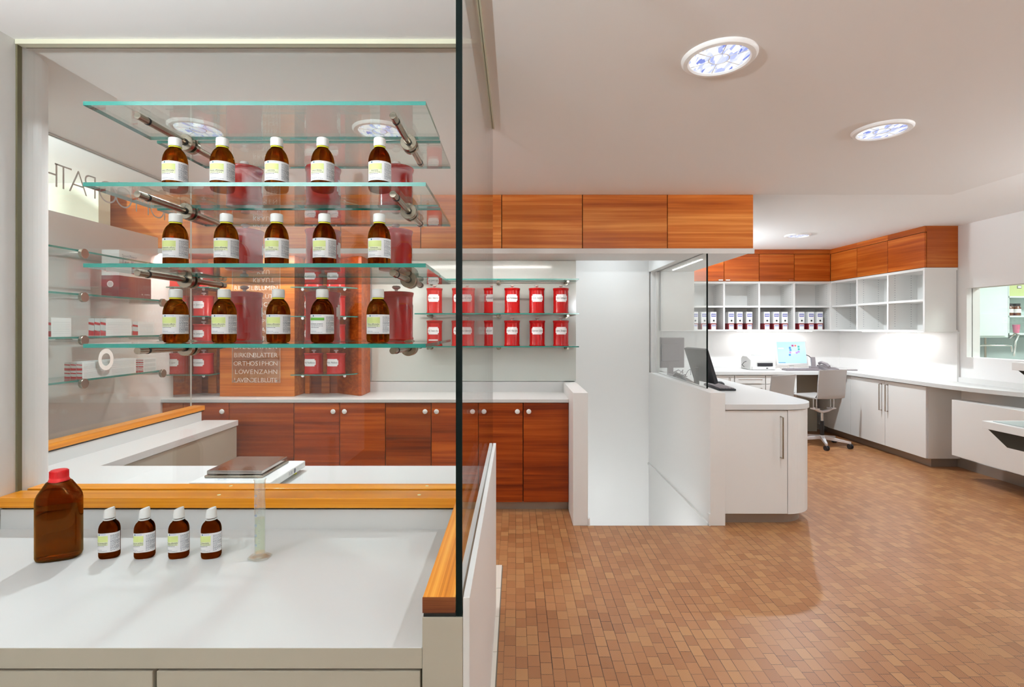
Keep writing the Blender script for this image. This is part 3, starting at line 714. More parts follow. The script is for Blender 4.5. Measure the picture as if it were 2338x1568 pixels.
for k, Y in enumerate((2.50, 2.68, 2.86)):
    for j in range(2):
        carton(-2.70+.055*j-.02, -2.70+.055*j+.03, Y, Y+.13, 1.4308, 1.54, f"upright white and red carton, {'left' if j == 0 else 'right'} of the {('nearest', 'second', 'third')[k]} pair, third left shelf", 'upright cartons on the left shelf')
for j in range(3):
    carton(-2.683+.037*j, -2.647+.037*j, 3.19, 3.405, 1.4308, 1.543, f"long white and red carton, {('left', 'middle', 'right')[j]} one of the tight trio on the third left shelf", 'upright cartons on the left shelf')
for j in range(2):
    carton(-2.65+.04*j, -2.612+.04*j, 3.46, 3.615, 1.4308, 1.525, f"small white and red carton, {('left', 'right')[j]} one of the rearmost pair on the third left shelf", 'upright cartons on the left shelf')
for j in range(2):
    carton(-2.74, -2.585, 2.52, 2.78, 1.1768+.045*j, 1.1768+.045*(j+1), f"flat white carton at the near end of the lowest left shelf, {('lower', 'upper')[j]} of two", 'flat cartons on the left shelf')
for j in range(3):
    for q in range(2):
        carton(-2.684+.036*j, -2.649+.036*j, 3.02, 3.24, 1.1768+.05*q, 1.1768+.05*(q+1), f"carton in the middle stack, lowest left shelf, {('left', 'centre', 'right')[j]} column, {('lower', 'upper')[q]} layer", 'flat cartons on the left shelf')
for q in range(2):
    carton(-2.68, -2.60, 3.26, 3.48, 1.1768+.05*q, 1.1768+.05*(q+1), f"long plain carton behind the ring decal on the lowest left shelf, {('lower', 'upper')[q]} of two", 'flat cartons on the left shelf')
for j in range(2):
    for q in range(3):
        carton(-2.66+.037*j, -2.624+.037*j, 3.53, 3.66, 1.1768+.03*q, 1.1768+.03*(q+1), f"small carton in the rear stack, lowest left shelf, {('left', 'right')[j]} column, {('bottom', 'middle', 'top')[q]} layer", 'flat cartons on the left shelf')
# ------------------------------------------------------------------ things on the near workbench
WZ = .7573
def oval(a, b, ez=2.6):
    pts = []
    for i in range(720):
        th = 2*PI*i/720; c_, s_ = math.cos(th), math.sin(th)
        pts.append((a*math.copysign(abs(c_)**(2/ez), c_), b*math.copysign(abs(s_)**(2/ez), s_)))
    return pts
def oval_loft(mb, secs, ez, seg=48, cap=True, flip=False):
    rings = []
    for a, b, z in secs:
        ring = []
        for i in range(seg):
            th = 2*PI*i/seg; c_, s_ = math.cos(th), math.sin(th); e_ = 2+(ez-2)*min(1, max(0, (a/b-1)/.4))
            ring.append(mb.bm.verts.new((a*math.copysign(abs(c_)**(2/e_), c_), b*math.copysign(abs(s_)**(2/e_), s_), z)))
        rings.append(ring)
    for p, q in zip(rings, rings[1:]):
        for i in range(seg): mb._f([p[i], p[(i+1) % seg], q[(i+1) % seg], q[i]], smooth=True)
    if cap: mb._f(rings[0][::-1]); mb._f(rings[-1])
    return mb
# large bottle
BXa, BYa = .058, .036
t = thing('storage_bottle', 'large flat brown glass bottle with red cap at the left of the workbench', 'bottle', (px(135, 1.60), 1.60, WZ), rz=.36)
outer = [(BXa*.86, BYa*.8, 0), (BXa*.96, BYa*.94, .004), (BXa, BYa, .012), (BXa, BYa, .185), (BXa*.97, BYa*.98, .196), (BXa*.88, BYa*.94, .208), (BXa*.70, BYa*.86, .225), (.032, .029, .240), (.023, .0225, .247), (.019, .019, .252), (.019, .019, .258)]
inner = [(max(a-.0025, .016), max(b-.0025, .016), z+.003 if z < .01 else z) for a, b, z in outer]
mb = MB(); oval_loft(mb, outer, 3.0); mb.build('glass_body', 'amberw', t)
lv = [(a-.0004, b-.0004, z+.0004) for a, b, z in inner if z <= .15]; lv[-1] = lv[-1]
lv = [(inner[0][0]-.001, inner[0][1]-.001, .0045), (inner[1][0]-.001, inner[1][1]-.001, .008), (BXa-.0035, BYa-.0035, .016), (BXa-.0035, BYa-.0035, .160)]
mb = MB(); oval_loft(mb, [(a, b, z) for a, b, z in inner], 3.0); 
ob = mb.build('air_space', 'amberw', t)
bpy.data.objects.remove(ob)
# hollow body: outer and inner wall in one mesh
body = [q for q in bpy.data.objects if q.parent is t][0]; bpy.data.objects.remove(body)
mb = MB(); oval_loft(mb, outer, 3.0)
o1 = bpy.data.meshes.new('glass_body'); bmesh.ops.recalc_face_normals(mb.bm, faces=mb.bm.faces[:]); nf = len(mb.bm.faces)
m2 = bmesh.new(); mm = MB(); mm.bm.free(); mm.bm = m2; oval_loft(mm, inner, 3.0); bmesh.ops.recalc_face_normals(m2, faces=m2.faces[:]); bmesh.ops.reverse_faces(m2, faces=m2.faces[:])
tmp = bpy.data.meshes.new('tmp'); m2.to_mesh(tmp); m2.free(); mb.bm.from_mesh(tmp); bpy.data.meshes.remove(tmp)
mb.bm.to_mesh(o1); mb.bm.free(); o1.materials.append(M_['amberw']); mesh_obj('glass_body', o1, t)
mb = MB(); oval_loft(mb, lv, 3.0); mb.build('liquid', 'liquid', t)
mb = MB().lathe([(.0205, .240), (.0265, .240), (.0270, .245), (.0245, .250), (.0235, .256), (.0225, .273), (.0207, .277), (0, .278)], seg=60)
cp = mb.build('cap', 'redcap', t)
mb = MB()
for i in range(40): a = 2*PI*i/40; mb.box(.0228, .0240, -.0006, .0006, .254, .274, rot=a, piv=(0, 0, .27))
mb.build('ribs', 'redcap', cp)
# four small dropper bottles
sp = [(250, 'Herba bursae past.', 'leftmost, its cap ring lifted'), (330.5, 'Leonurus cardiaca', 'second from the left'), (408.5, 'Thuja officinalis', 'second from the right'), (482.5, 'Calendula', 'rightmost, nearest the measuring cylinder')]
for i, (x, ti, w) in enumerate(sp):
    a, b = .0285, .0185
    t = thing('dropper_bottle', f'small brown dropper bottle with slanted white cap, {w} of the four', 'bottle', (px(x, 1.605), 1.605, WZ), rz=.26, group='small dropper bottles on the workbench')
    secs = [(a*.85, b*.8, 0), (a*.95, b*.93, .003), (a, b, .009), (a, b, .088), (a*.985, b*.985, .094), (a*.92, b*.95, .102), (a*.80, b*.88, .109), (a*.60, b*.78, .115), (.0155, .0145, .119), (.0125, .0125, .121), (.0122, .0122, .128)]
    mb = MB(); oval_loft(mb, secs, 2.6); mb.build('glass_body', 'amberk', t)
    zc = .123
    mb = MB().lathe([(.0125, zc-.003), (.0165, zc-.003), (.0168, zc), (.0125, zc)], seg=32); mb.build('tamper_ring', 'cap', t)
    mb = MB().lathe([(.013, zc+.003), (.0155, zc+.003), (.0153, zc+.010), (.0138, zc+.028), (.0125, zc+.031), (0, zc+.032)], seg=36)
    for v in mb.bm.verts:
        if v.co.z > zc+.02: v.co.z += v.co.x*.30
    mb.build('cap', 'cap', t)
    ov = oval(a, b, 2.6); n = len(ov); L_ = [0]
    st = next(k for k in range(n) if math.atan2(ov[k][1], ov[k][0]) % (2*PI) > math.radians(186))
    seq = [ov[(st+k) % n] for k in range(n//2)]
    for p, q in zip(seq, seq[1:]): L_.append(L_[-1]+math.hypot(q[0]-p[0], q[1]-p[1]))
    def path(s_, off, z, seq=seq, L_=L_):
        import bisect
        k = min(max(bisect.bisect_left(L_, s_), 1), len(L_)-2); f = (s_-L_[k-1])/(L_[k]-L_[k-1])
        p, q = seq[k-1], seq[k]; x_, y_ = p[0]+(q[0]-p[0])*f, p[1]+(q[1]-p[1])*f
        tx, ty = q[0]-p[0], q[1]-p[1]; l_ = math.hypot(tx, ty) or 1
        return (x_+ty/l_*off, y_-tx/l_*off, z)
    bottle_label(t, path, L_[-1]*.955, .022, .082, 'plain', ti)
# measuring cylinder
t = thing('measuring_cylinder', 'slim clear glass measuring cylinder with pale liquid on a hexagonal foot', 'measuring cylinder', (px(593.5, 1.60), 1.60, WZ))
MB().lathe([(.0160, .012), (.0165, .243), (.0185, .2475), (.0172, .2480), (.0150, .243), (.0145, .016), (0, .014)], seg=36, closed=False).build('tube', 'tube', t)
hx = [(.038*math.cos(PI/6+i*PI/3), .032*math.sin(PI/6+i*PI/3)) for i in range(6)]
MB().prism(hx, 0, .007).build('foot', 'tube', t, bevel=.003)
MB().lathe([(.022, .007), (.017, .012), (.0162, .018), (0, .018)], seg=30).build('foot_collar', 'tube', t)
MB().lathe([(0, .020), (.0139, .020), (.0139, .125), (0, .1235)], seg=30).build('liquid', 'paleliq', t)
mb = MB()
for k in range(6):
    z = .045+.031*k; fn = lambda u, v, z=z: (.0172*math.sin(-.35+u/.0172), -.0172*math.cos(-.35+u/.0172), z+v)
    put_text(mb, str(10+10*k) if k < 5 else 'ml', .010, fn)
    for q in range(3):
        mb.quad([(.0171*math.sin(a), -.0171*math.cos(a), z+.008*q+.0058+d) for a, d in ((.15, 0), (.45, 0), (.45, .0006), (.15, .0006))])
mb.build('graduation', 'blueink', t)
# weighing scale on the counter beyond the glass
t = thing('weighing_scale', 'laboratory scale with steel plate on a white base, on the counter behind the glass', 'scale', (-1.25, 2.42, .7573))
MB().box(-.18, .178, -.20, .17, .016, .048).build('base', 'cardw', t, bevel=.004)
MB().box(-.152, .109, -.135, .138, .048, .060).build('tray', 'steel', t, bevel=.004)
MB().box(-.146, .104, -.127, .132, .062, .080).build('plate', 'slateplate', t, bevel=.004)
for x, y in ((-.15, -.16), (.145, -.13), (-.15, .14), (.15, .10)): MB().cyl(.013, 0, .016, (x, y, 0), 18).build('foot', 'yellow', t)
mb = MB()
fn = lambda u, v: (.1785, u, v+.032)
put_text(mb, '0.00', .022, fn, cx=.0); mb.quad([(.1785, .045+.012*math.cos(a), .032+.012*math.sin(a)) for a in [2*PI*i/12 for i in range(12)]]); mb.build('side_marks', 'greyink', t)
mb = MB(); put_text(mb, 'g    kg', .014, lambda u, v: (u, -.150+v*.9, .0485), cx=-.06); mb.build('top_marks', 'blueink', t)
# ------------------------------------------------------------------ reception counter (peninsula)
o = thing('reception_counter', 'white reception counter with rounded front corner, right of the stair opening', 'counter', (1.9, 4.4, 0))
def corner(x0, x1, y0, r, y1, n=14, ins=0):
    p = [(x0, y1), (x0, y0+ins)]
    for i in range(n+1):
        a = -PI/2+PI/2*i/n; p.append((x1-r+(r-ins)*math.cos(a), y0+r+(r-ins)*math.sin(a)))
    p.append((x1-ins, y1)); return [(x-1.9, y-4.4) for x, y in p]
MB().prism(corner(1.5715, 2.315, 3.805, .275, 6.62), .868, .909).build('worktop', 'top', o, bevel=.0015)
MB().prism(corner(2.047, 2.30, 3.818, .255, 4.5), .083, .863).build('curved_panel', 'lam', o)
mb = MB(); mb.box(1.576-1.9, 2.285-1.9, 4.2-4.4, 6.62-4.4, .083, .863); mb.build('carcass', 'lam', o)
MB().box(1.574-1.9, 2.046-1.9, 3.87-4.4, 4.2-4.4, .09, .862).build('inner_body', 'shadowgap', o)
d = MB().box(1.5755-1.9, 2.0425-1.9, 3.82-4.4, 3.84-4.4, .085, .861).build('door', 'lam', o, bevel=.001)
hx_ = px(1787, 3.79)-1.9
MB().tube([(hx_, 3.82-4.4, .815), (hx_+.0, 3.785-4.4, .815), (hx_, 3.785-4.4, .508), (hx_, 3.82-4.4, .508)], .0055).build('handle', 'steel', d)
MB().prism(corner(1.5715, 2.26, 3.875, .24, 6.6), 0, .083).build('plinth', 'plinth', o)
# glass screen on the half wall
o = thing('glass_screen', 'small glass screen on top of the half wall beside the reception computers', 'glass screen', (1.535, 4.81, .996))
MB().box(-.005, .005, -.735, .735, -.0, 1.094, emi=1).build('pane', ['pane', 'edged'], o)
MB().box(-.006, .006, -.7375, -.7345, 0, 1.094).build('edge_strip', 'edged', o)
MB().box(-.012, .012, .70, .735, 0, 1.094).build('post', 'lam', o)
# reception monitor, keyboard, mouse, phone
t = thing('computer_monitor', 'black flat monitor leaning back at the end of the glass screen on the reception counter', 'monitor', (1.76, 4.80, .9095))
mb = MB()
def slab(mb, pts4, th):   # pts4 quad, thickness along its normal
    p = [Vector(q) for q in pts4]; nrm = (p[1]-p[0]).cross(p[3]-p[0]).normalized()*th
    a = [mb.bm.verts.new(q) for q in p]; b = [mb.bm.verts.new(q+nrm) for q in p]
    mb._f(a); mb._f(b[::-1])
    for i in range(4): mb._f([a[i], b[i], b[(i+1) % 4], a[(i+1) % 4]])
slab(mb, [(.05, -.19, .06), (.0, .22, .06), (-.105, .20, .375), (-.055, -.21, .375)], .035); mb.build('housing', 'blackp', t, bevel=.004)
mb = MB(); slab(mb, [(.053, -.17, .085), (.006, .20, .085), (-.088, .18, .355), (-.044, -.19, .355)], .001)
sc_ = mb.build('screen', 'blackp', t)
MB().cyl(.075, 0, .012, (-.03, .02, 0), 28).box(-.06, -.03, -.01, .05, .012, .20).build('stand', 'blackp', t)
t = thing('keyboard', 'black keyboard lying on the reception counter', 'keyboard', (px(1642, 4.86)+.0, 4.86, .9095), rz=-.06)
MB().box(-.075, .075, -.23, .23, 0, .018).build('case', 'blackp', t, bevel=.004)
mb = MB()
for i in range(5):
    for j in range(16): mb.box(-.066+.027*i, -.044+.027*i, -.218+.0275*j, -.195+.0275*j, .018, .024)
mb.build('keys', 'greyp', t)
t = thing('computer_mouse', 'black computer mouse behind the keyboard on the reception counter', 'mouse', (2.06, 5.12, .9095), rz=.3)
mb = MB().lathe([(.055, 0), (.055, .010), (.045, .024), (.025, .033), (0, .036)], seg=28, sx=.58); mb.build('shell', 'blackp', t)
t = thing('desk_phone', 'black telephone standing behind the leaning monitor', 'telephone', (1.70, 5.12, .9095), rz=.3)
MB().prism_x([(-.09, 0), (.10, 0), (.10, .07), (-.09, .02)], -.08, .08).build('base', 'blackp', t, bevel=.004)
MB().tube([(-.05, -.08, .045), (-.055, -.04, .085), (-.055, .05, .105), (-.05, .10, .08)], .018).build('handset', 'blackp', t)
MB().tube([(.05, .1, .02), (.10, .14, .06), (.13, .12, .13), (.10, .04, .15), (.06, -.02, .10)], .003).build('cord', 'cable', t)
t = thing('computer_monitor', 'grey-backed monitor seen through the small glass screen', 'monitor', (1.84, 6.05, .9095), rz=.12)
MB().box(-.19, .17, -.015, .02, .10, .46).build('housing', 'greyp', t, bevel=.006)
MB().box(-.12, .10, -.035, -.015, .18, .38).build('rear_cover', 'greyp', t, bevel=.006)
MB().cyl(.09, 0, .012, seg=28).box(-.03, .03, -.02, .02, .012, .16).build('stand', 'greyp', t)
t = thing('cable_tangle', 'loose grey cables behind the grey-backed monitor on the reception counter', 'cables', (1.80, 5.65, .9098))
mb = MB()
for k in range(7):
    r_ = random.Random(k); mb.tube([(r_.uniform(-.15, .15), r_.uniform(-.1, .1), .004+.01*k), (r_.uniform(-.15, .15), r_.uniform(-.1, .1), .05+.01*k), (r_.uniform(-.15, .15), r_.uniform(-.1, .1), .03), (r_.uniform(-.15, .15), r_.uniform(-.1, .1), .004)], .005, 8)
mb.build('cables', 'greyp', t)
# ------------------------------------------------------------------ back room: upper shelving and cabinets
UY, UX = 7.063, 4.377
bx = [2.41, 2.897, 3.385, 3.872, UX]
o = thing('shelf_unit', 'open white pigeonhole unit with binders on the far wall', 'shelving', (3.4, 7.2, 1.44))
c = (3.4, 7.2, 1.44)
mb = MB()
lbox(mb, c, 1.934, UX, UY, 7.42, 1.44, 1.462); lbox(mb, c, 1.934, UX, UY, 7.42, 2.100, 2.128)
mb.build('top_and_bottom', 'lam', o)
lbox(MB(), c, 1.934, UX, UY+.005, 7.42, 1.768, 1.792).build('middle_shelf', 'lam', o)
lbox(MB(), c, 1.934, UX, 7.405, 7.425, 1.462, 2.1).build('back_board', 'lam', o)
for x in bx: lbox(MB(), c, x-.012, x+.012, UY, 7.405, 1.462, 2.10).build('upright', 'lam', o)
mb = MB()
for x in bx[1:]:
    for yy in (7.13, 7.33):
        for k in range(22):
            z = 1.50+.028*k; lbox(mb, c, x-.0125, x-.0122, yy, yy+.006, z, z+.006)
mb.build('pin_holes', 'greyink', o)
ul = ['beside the soffit', 'second from the left, with a small metal pull', 'third from the left', 'in the corner']
for k in range(4):
    cx = (bx[k]+bx[k+1])/2; h = (bx[k+1]-bx[k])/2
    o = thing('wall_cabinet', 'larch cabinet above the binder unit, '+ul[k], 'cabinet', (cx, 7.2, 2.13), group='larch cabinets above the binder unit')
    MB().box(-h+.001, h-.001, -.115, .22, 0, .435).build('carcass', 'shadowgap', o)
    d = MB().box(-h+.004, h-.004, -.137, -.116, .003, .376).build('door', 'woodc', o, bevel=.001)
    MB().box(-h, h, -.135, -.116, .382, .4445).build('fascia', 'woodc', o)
    pull = {0: (h-.05, ), 1: (-h+.05,), 2: (h-.05,)}.get(k, ())
    for x in pull: MB().box(x-.03, x+.03, -.146, -.137, .012, .024).build('pull', 'chrome', d)
# extra cabinet behind the soffit
# right wall units
ry = [7.063, 6.517, 5.979, 5.437]
o = thing('shelf_unit', 'empty open white pigeonhole unit on the right wall', 'shelving', (4.55, 6.2, 1.44)); c = (4.55, 6.2, 1.44)
mb = MB(); lbox(mb, c, UX, RX-.003, 5.437, 7.42, 1.44, 1.462); lbox(mb, c, UX, RX-.003, 5.437, 7.42, 2.100, 2.128); mb.build('top_and_bottom', 'lam', o)
lbox(MB(), c, UX+.005, RX-.003, 5.46, 7.04, 1.768, 1.792).build('middle_shelf', 'lam', o)
lbox(MB(), c, RX-.02, RX-.003, 5.46, 7.41, 1.462, 2.1).build('back_board', 'lam', o)
for k, y in enumerate(ry): lbox(MB(), c, UX, RX-.02, y if k == 3 else y-.012, y+.024 if k == 3 else y+.012, 1.462, 2.10).build('upright', 'lam', o)
mb = MB()
for y in ry[:3]:
    for xx in (4.45, 4.64):
        for k in range(22):
            z = 1.50+.028*k; lbox(mb, c, xx, xx+.007, y-.0128, y-.0122, z, z+.007)
mb.build('pin_holes', 'greyink', o)
wb = MB().box(4.50, 4.70, 6.02, 6.10, 1.4625, 1.56).build('white_box', 'cardw'); tag(wb, 'small plain white box in the lower middle pigeonhole on the right wall', 'box')
ul = ['in the corner', 'middle one of three', 'nearest, at the open end']
for k in range(3):
    y1, y0 = ry[k], ry[k+1]; cyy = (y0+y1)/2; h = (y1-y0)/2
    o = thing('wall_cabinet', 'larch cabinet above the empty unit on the right wall, '+ul[k], 'cabinet', (4.55, cyy, 2.13), group='larch cabinets on the right wall')
    MB().box(-.15, .182, -h+.003, h-.001, 0, .43).build('carcass', 'shadowgap', o)
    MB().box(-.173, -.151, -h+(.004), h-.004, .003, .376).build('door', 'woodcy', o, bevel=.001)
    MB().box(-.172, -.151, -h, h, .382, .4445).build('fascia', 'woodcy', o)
    if k == 2: MB().box(-.150, .183, -h-.0008, -h+.018, .0, .4445).build('end_panel', 'woodc', o)
# binders
def make_binder():
    t = thing('ring_binder', 'binder', 'binder')
    MB().box(-.042, .042, 0, .27, 0, .245).build('cover', 'cardw', t, bevel=.002)
    b = MB().box(-.0428, .0428, -.0008, .2705, .0, .085).build('red_base', 'binderred', t)
    MB().box(-.030, .034, -.0025, -.001, .0, .070).build('base_label', 'cardw', b)
    mb = MB()
    for k in range(4): mb.box(-.022+.014*k, -.012+.014*k, -.0032, -.0025, .045, .060)
    mb.build('base_print', 'binderblue', b)
    s = MB().box(-.030, .034, -.0018, 0, .178, .218).build('spine_label', 'binderblue', t)
    MB().box(-.026, .030, -.0026, -.0018, .190, .206).build('spine_text_field', 'cardg', s)
    MB().lathe([(0, 0), (.0125, 0), (.0125, -.003), (0, -.003)], (.004, -.0005, .122), 20, axis='Y').build('finger_hole', 'black', t)
    return t
bp = make_binder()
bxs = [[px(x, 7.085) for x in g] for g in ((1587, 1608, 1629), (1669.5, 1689, 1711), (1751, 1772.5, 1792), (1830, 1852, 1872))]
gn = ['compartment behind the glass edge', 'second compartment', 'third compartment', 'corner compartment']
for gi, g in enumerate(bxs):
    for j, x in enumerate(g):
        place(bp, f"white and dark red binder, {('left', 'middle', 'right')[j]} one in the {gn[gi]}", (x, 7.085, 1.4624), 0, 'binders in the pigeonholes')
led('light_strip', 'lit strip under the binder unit on the far wall', (3.15, 4.2, 7.20, 7.23, 1.4365))
led('light_strip', 'lit strip under the empty unit on the right wall', (4.50, 4.53, 5.65, 6.6, 1.4365))
# back desk and cupboards
o = thing('desk', 'long white desk with drawers along the far wall', 'desk', (3.2, 7.0, 0)); c = (3.2, 7.0, 0)
lbox(MB(), c, 1.95, 4.33, 6.66, 7.415, .868, .909).build('worktop', 'top', o, bevel=.001)
lbox(MB(), c, 1.95, 3.69, 6.70, 7.40, .09, .866).build('carcass', 'lam', o)
lbox(MB(), c, 3.67, 3.694, 6.68, 7.40, .09, .866).build('side_panel', 'lam', o)
lbox(MB(), c, 3.70, 4.33, 7.30, 7.32, .0, .866).build('modesty_panel', 'lamg', o)
dl = lbox(MB(), c, 2.40, 2.87, 6.678, 6.697, .095, .855).build('door', 'lam', o, bevel=.001)
mb = MB(); mb.tube([(2.81-3.2, 6.68-7, .83), (2.81-3.2, 6.655-7, .83), (2.81-3.2, 6.655-7, .60), (2.81-3.2, 6.68-7, .60)], .005); mb.build('handle', 'steel', dl)
for k in range(4):
    z1 = .855-.115*k if k < 3 else .51
    z0 = z1-.108 if k < 3 else .095
    for (x0, x1), hw_ in (((2.882, 3.28), .15), ((3.29, 3.668), .12)):
        d = lbox(MB(), c, x0, x1, 6.678, 6.697, z0, z1).build('drawer', 'lam', o, bevel=.001)
        xm = (x0+x1)/2-3.2 if hw_ == .15 else x1-3.2-.06
        hh = hw_ if hw_ == .15 else .03
        MB().tube([(xm-hh, -.322, z1-.05), (xm-hh, -.345, z1-.05), (xm+hh, -.345, z1-.05), (xm+hh, -.322, z1-.05)], .004, 8).build('handle', 'steel', d)
lbox(MB(), c, 1.95, 3.69, 6.75, 7.38, 0, .09).build('plinth', 'plinth', o)
mb = MB()
for k in range(3):
    x = 3.80+.05*k; mb.tube([(x-3.2, .25, .86), (x-3.2+.02, .22, .7), (x-3.2-.015, .24, .55), (x-3.2+.02, .23, .38)], .004, 8)
mb.box(.60, .80, .10, .22, .835, .866); mb.build('cables', 'cable', o)
ll = [(2.35, 'far wall', 0)]
o = thing('sideboard', 'white sideboard with a curved worktop end along the right wall', 'sideboard', (4.5, 6, 0)); c = (4.5, 6, 0)
CP = [(4.33, 7.43), (4.33, 5.25), (4.335, 5.05), (4.36, 4.88), (4.40, 4.72), (4.455, 4.58), (4.52, 4.46), (4.60, 4.36), (RX-.002, 4.25), (RX-.002, 7.43)]
MB().prism([(x-4.5, y-6) for x, y in CP], .868, .909).build('worktop', 'top', o, bevel=.001)
lbox(MB(), c, 4.385, RX-.002, 5.40, 7.42, .093, .866).build('carcass', 'lam', o)
dy = [7.10, 6.617, 6.004, 5.402]
for k in range(3):
    d = lbox(MB(), c, 4.362, 4.383, dy[k+1]+.002, dy[k]-.002, .095, .858).build('door', 'lam', o, bevel=.001)
    for hy in ([6.055] if k == 1 else [5.955] if k == 2 else []):
        MB().tube([(4.364-4.5, hy-6, .815), (4.33-4.5, hy-6, .815), (4.33-4.5, hy-6, .505), (4.364-4.5, hy-6, .505)], .0065).build('handle', 'steel', d)
lbox(MB(), c, 4.44, RX-.013, 5.43, 7.42, 0, .093).build('plinth', 'plinth', o)
o = thing('wall_drawer_unit', 'wide white floating drawer box under the worktop on the right wall', 'cabinet', (4.45, 4.1, .214))
MB().box(-.09, .065, -1.3, .98, 0, .552).build('front_box', 'lam', o, bevel=.001)
MB().box(.065, .284, -1.0, .75, .25, .33).build('mounting', 'lamg', o)
bd = MB().box(RX-.024, RX-.003, 5.45, 6.44, .909, 1.439).build('splash_panel', 'lam'); tag(bd, 'bright white splash panel above the sideboard on the right wall', 'panel')
bd = MB().box(RX-.02, RX-.003, 4.3, 5.44, .909, .96).build('upstand_strip', 'lam'); tag(bd, 'low white upstand at the back of the curved worktop end', 'upstand')
bd = MB().box(RX-.030, RX-.003, 5.415, 5.448, .909, 1.44).build('cable_duct', 'lam'); tag(bd, 'slim white vertical cable duct below the open end of the empty unit', 'cable duct')
# desk things
t = thing('computer_monitor', 'silver-framed monitor with a lit light blue screen on the far desk', 'monitor', (3.86, 7.10, .9095), rz=.04)
mb = MB().box(-.225, .225, -.02, .02, .055, .395, rot=-.16, piv=(0, 0, .06), axis=0); hs = mb.build('frame', 'plast', t, bevel=.004)
RM = Matrix.Rotation(-.16, 3, 'X')
def scr(u, v, off=-.0215):
    p = RM @ Vector((u, off, v-.06)); return (p.x, p.y, p.z+.06)
mb = MB(); mb.quad([scr(-.203, .08), scr(.203, .08), scr(.203, .378), scr(-.203, .378)]); sn = mb.build('screen', 'screen', t)
cols = [((.20, .02, .08), 'a'), ((.6, .1, .08), 'b'), ((.03, .18, .16), 'c'), ((.03, .12, .25), 'd'), ((.2, .12, .35), 'e'), ((.45, .42, .45), 'f')]
icons = [(.02, .325, 0), (.06, .325, 1), (.105, .31, 2), (.105, .275, 2), (.10, .24, 4), (.07, .225, 4), (.04, .228, 5), (.005, .228, 5), (-.02, .23, 4), (-.015, .265, 3), (-.02, .295, 3), (-.03, .195, 3)]
mb = MB(); im = []
for kcol, (cc, nn) in enumerate(cols):
    im.append(principled('screen_icon_'+nn, cc, .3, emit=cc, es=1.2))
for x, z, k in icons:
    mb.mi = k; mb.quad([scr(x-.015, z-.014, -.0222), scr(x+.015, z-.014, -.0222), scr(x+.015, z+.014, -.0222), scr(x-.015, z+.014, -.0222)])
mb.mi = 3; mb.quad([scr(-.20, .083, -.0222), scr(-.10, .083, -.0222), scr(-.10, .092, -.0222), scr(-.20, .092, -.0222)])
mb.mi = 5; mb.quad([scr(-.19, .28, -.0222), scr(-.11, .28, -.0222), scr(-.11, .295, -.0222), scr(-.19, .295, -.0222)])
mb.build('icons', im, sn)
MB().box(-.03, .03, .0, .06, .005, .2).box(-.10, .10, -.06, .12, 0, .012).build('stand', 'plast', t, bevel=.003)
t = thing('keyboard', 'grey keyboard in front of the lit monitor on the far desk', 'keyboard', (3.86, 6.86, .9095))
MB().box(-.235, .235, -.07, .07, 0, .020).build('case', 'greyp', t, bevel=.004)
mb = MB()
for j in range(16):
    for i in range(5): mb.box(-.225+.028*j, -.201+.028*j, -.060+.024*i, -.040+.024*i, .020, .027)
mb.build('keys', 'greyp', t)
t = thing('printer', 'small off-white printer at the left of the far desk', 'printer', (3.38, 7.08, .9095), rz=.03)
mb = MB().prism_x([(-.13, 0), (.15, 0), (.15, .15), (.10, .185), (-.02, .185), (-.13, .14)], -.175, .175)
mb.build('body', 'plast', t, bevel=.008)
MB().box(-.08, .125, -.150, -.128, .050, .095).build('paper_slot', 'blackp', t)
MB().box(-.16, .16, -.155, -.128, .004, .046).build('front_tray', 'plast', t, bevel=.004)
MB().box(.03, .055, -.158, -.155, .018, .03).build('badge', 'blackp', t)
MB().box(-.05, .06, .03, .10, .186, .192).build('top_flap', 'labgrey', t)
MB().tube([(-.175, .05, .03), (-.22, .02, .06), (-.215, -.03, .10), (-.18, -.02, .11)], .004).build('cord', 'cable', t)
t = thing('cordless_phone', 'dark cordless phone upright in its charger beside the lit monitor', 'telephone', (4.08, 6.96, .9095), rz=-.2)
MB().box(-.045, .045, -.05, .05, 0, .05).build('charger', 'greyp', t, bevel=.006)
MB().box(-.027, .027, -.018, .018, .03, .175, rot=-.25, piv=(0, 0, .05), axis=0).build('handset', 'greyp', t, bevel=.006)
MB().tube([(-.02, .03, .16), (-.05, .035, .19), (-.08, .035, .20)], .005).build('aerial', 'blackp', t)
t = thing('desk_phone', 'grey desk telephone with corded handset near the room corner', 'telephone', (4.27, 6.95, .9095), rz=.2)
MB().prism_x([(-.10, 0), (.10, 0), (.10, .065), (-.10, .02)], -.09, .09).build('base', 'greyp', t, bevel=.005)
MB().tube([(-.06, -.085, .05), (-.065, -.05, .08), (-.065, .04, .10), (-.06, .085, .085)], .02).build('handset', 'greyp', t)
mb = MB()
for i in range(4):
    for j in range(3): mb.box(.0+.028*j, .02+.028*j, -.07+.03*i, -.052+.03*i, .04+.006*i, .046+.007*i)
mb.build('keypad', 'plast', t)
t = thing('writing_pad', 'flat grey writing pad lying right of the desk telephone', 'pad', (4.48, 6.93, .9095), rz=-.1)
MB().box(-.12, .12, -.10, .10, 0, .014).build('pad', 'greyp', t, bevel=.003)
MB().box(-.10, .10, -.085, .085, .0145, .0165).build('paper', 'plast', t)
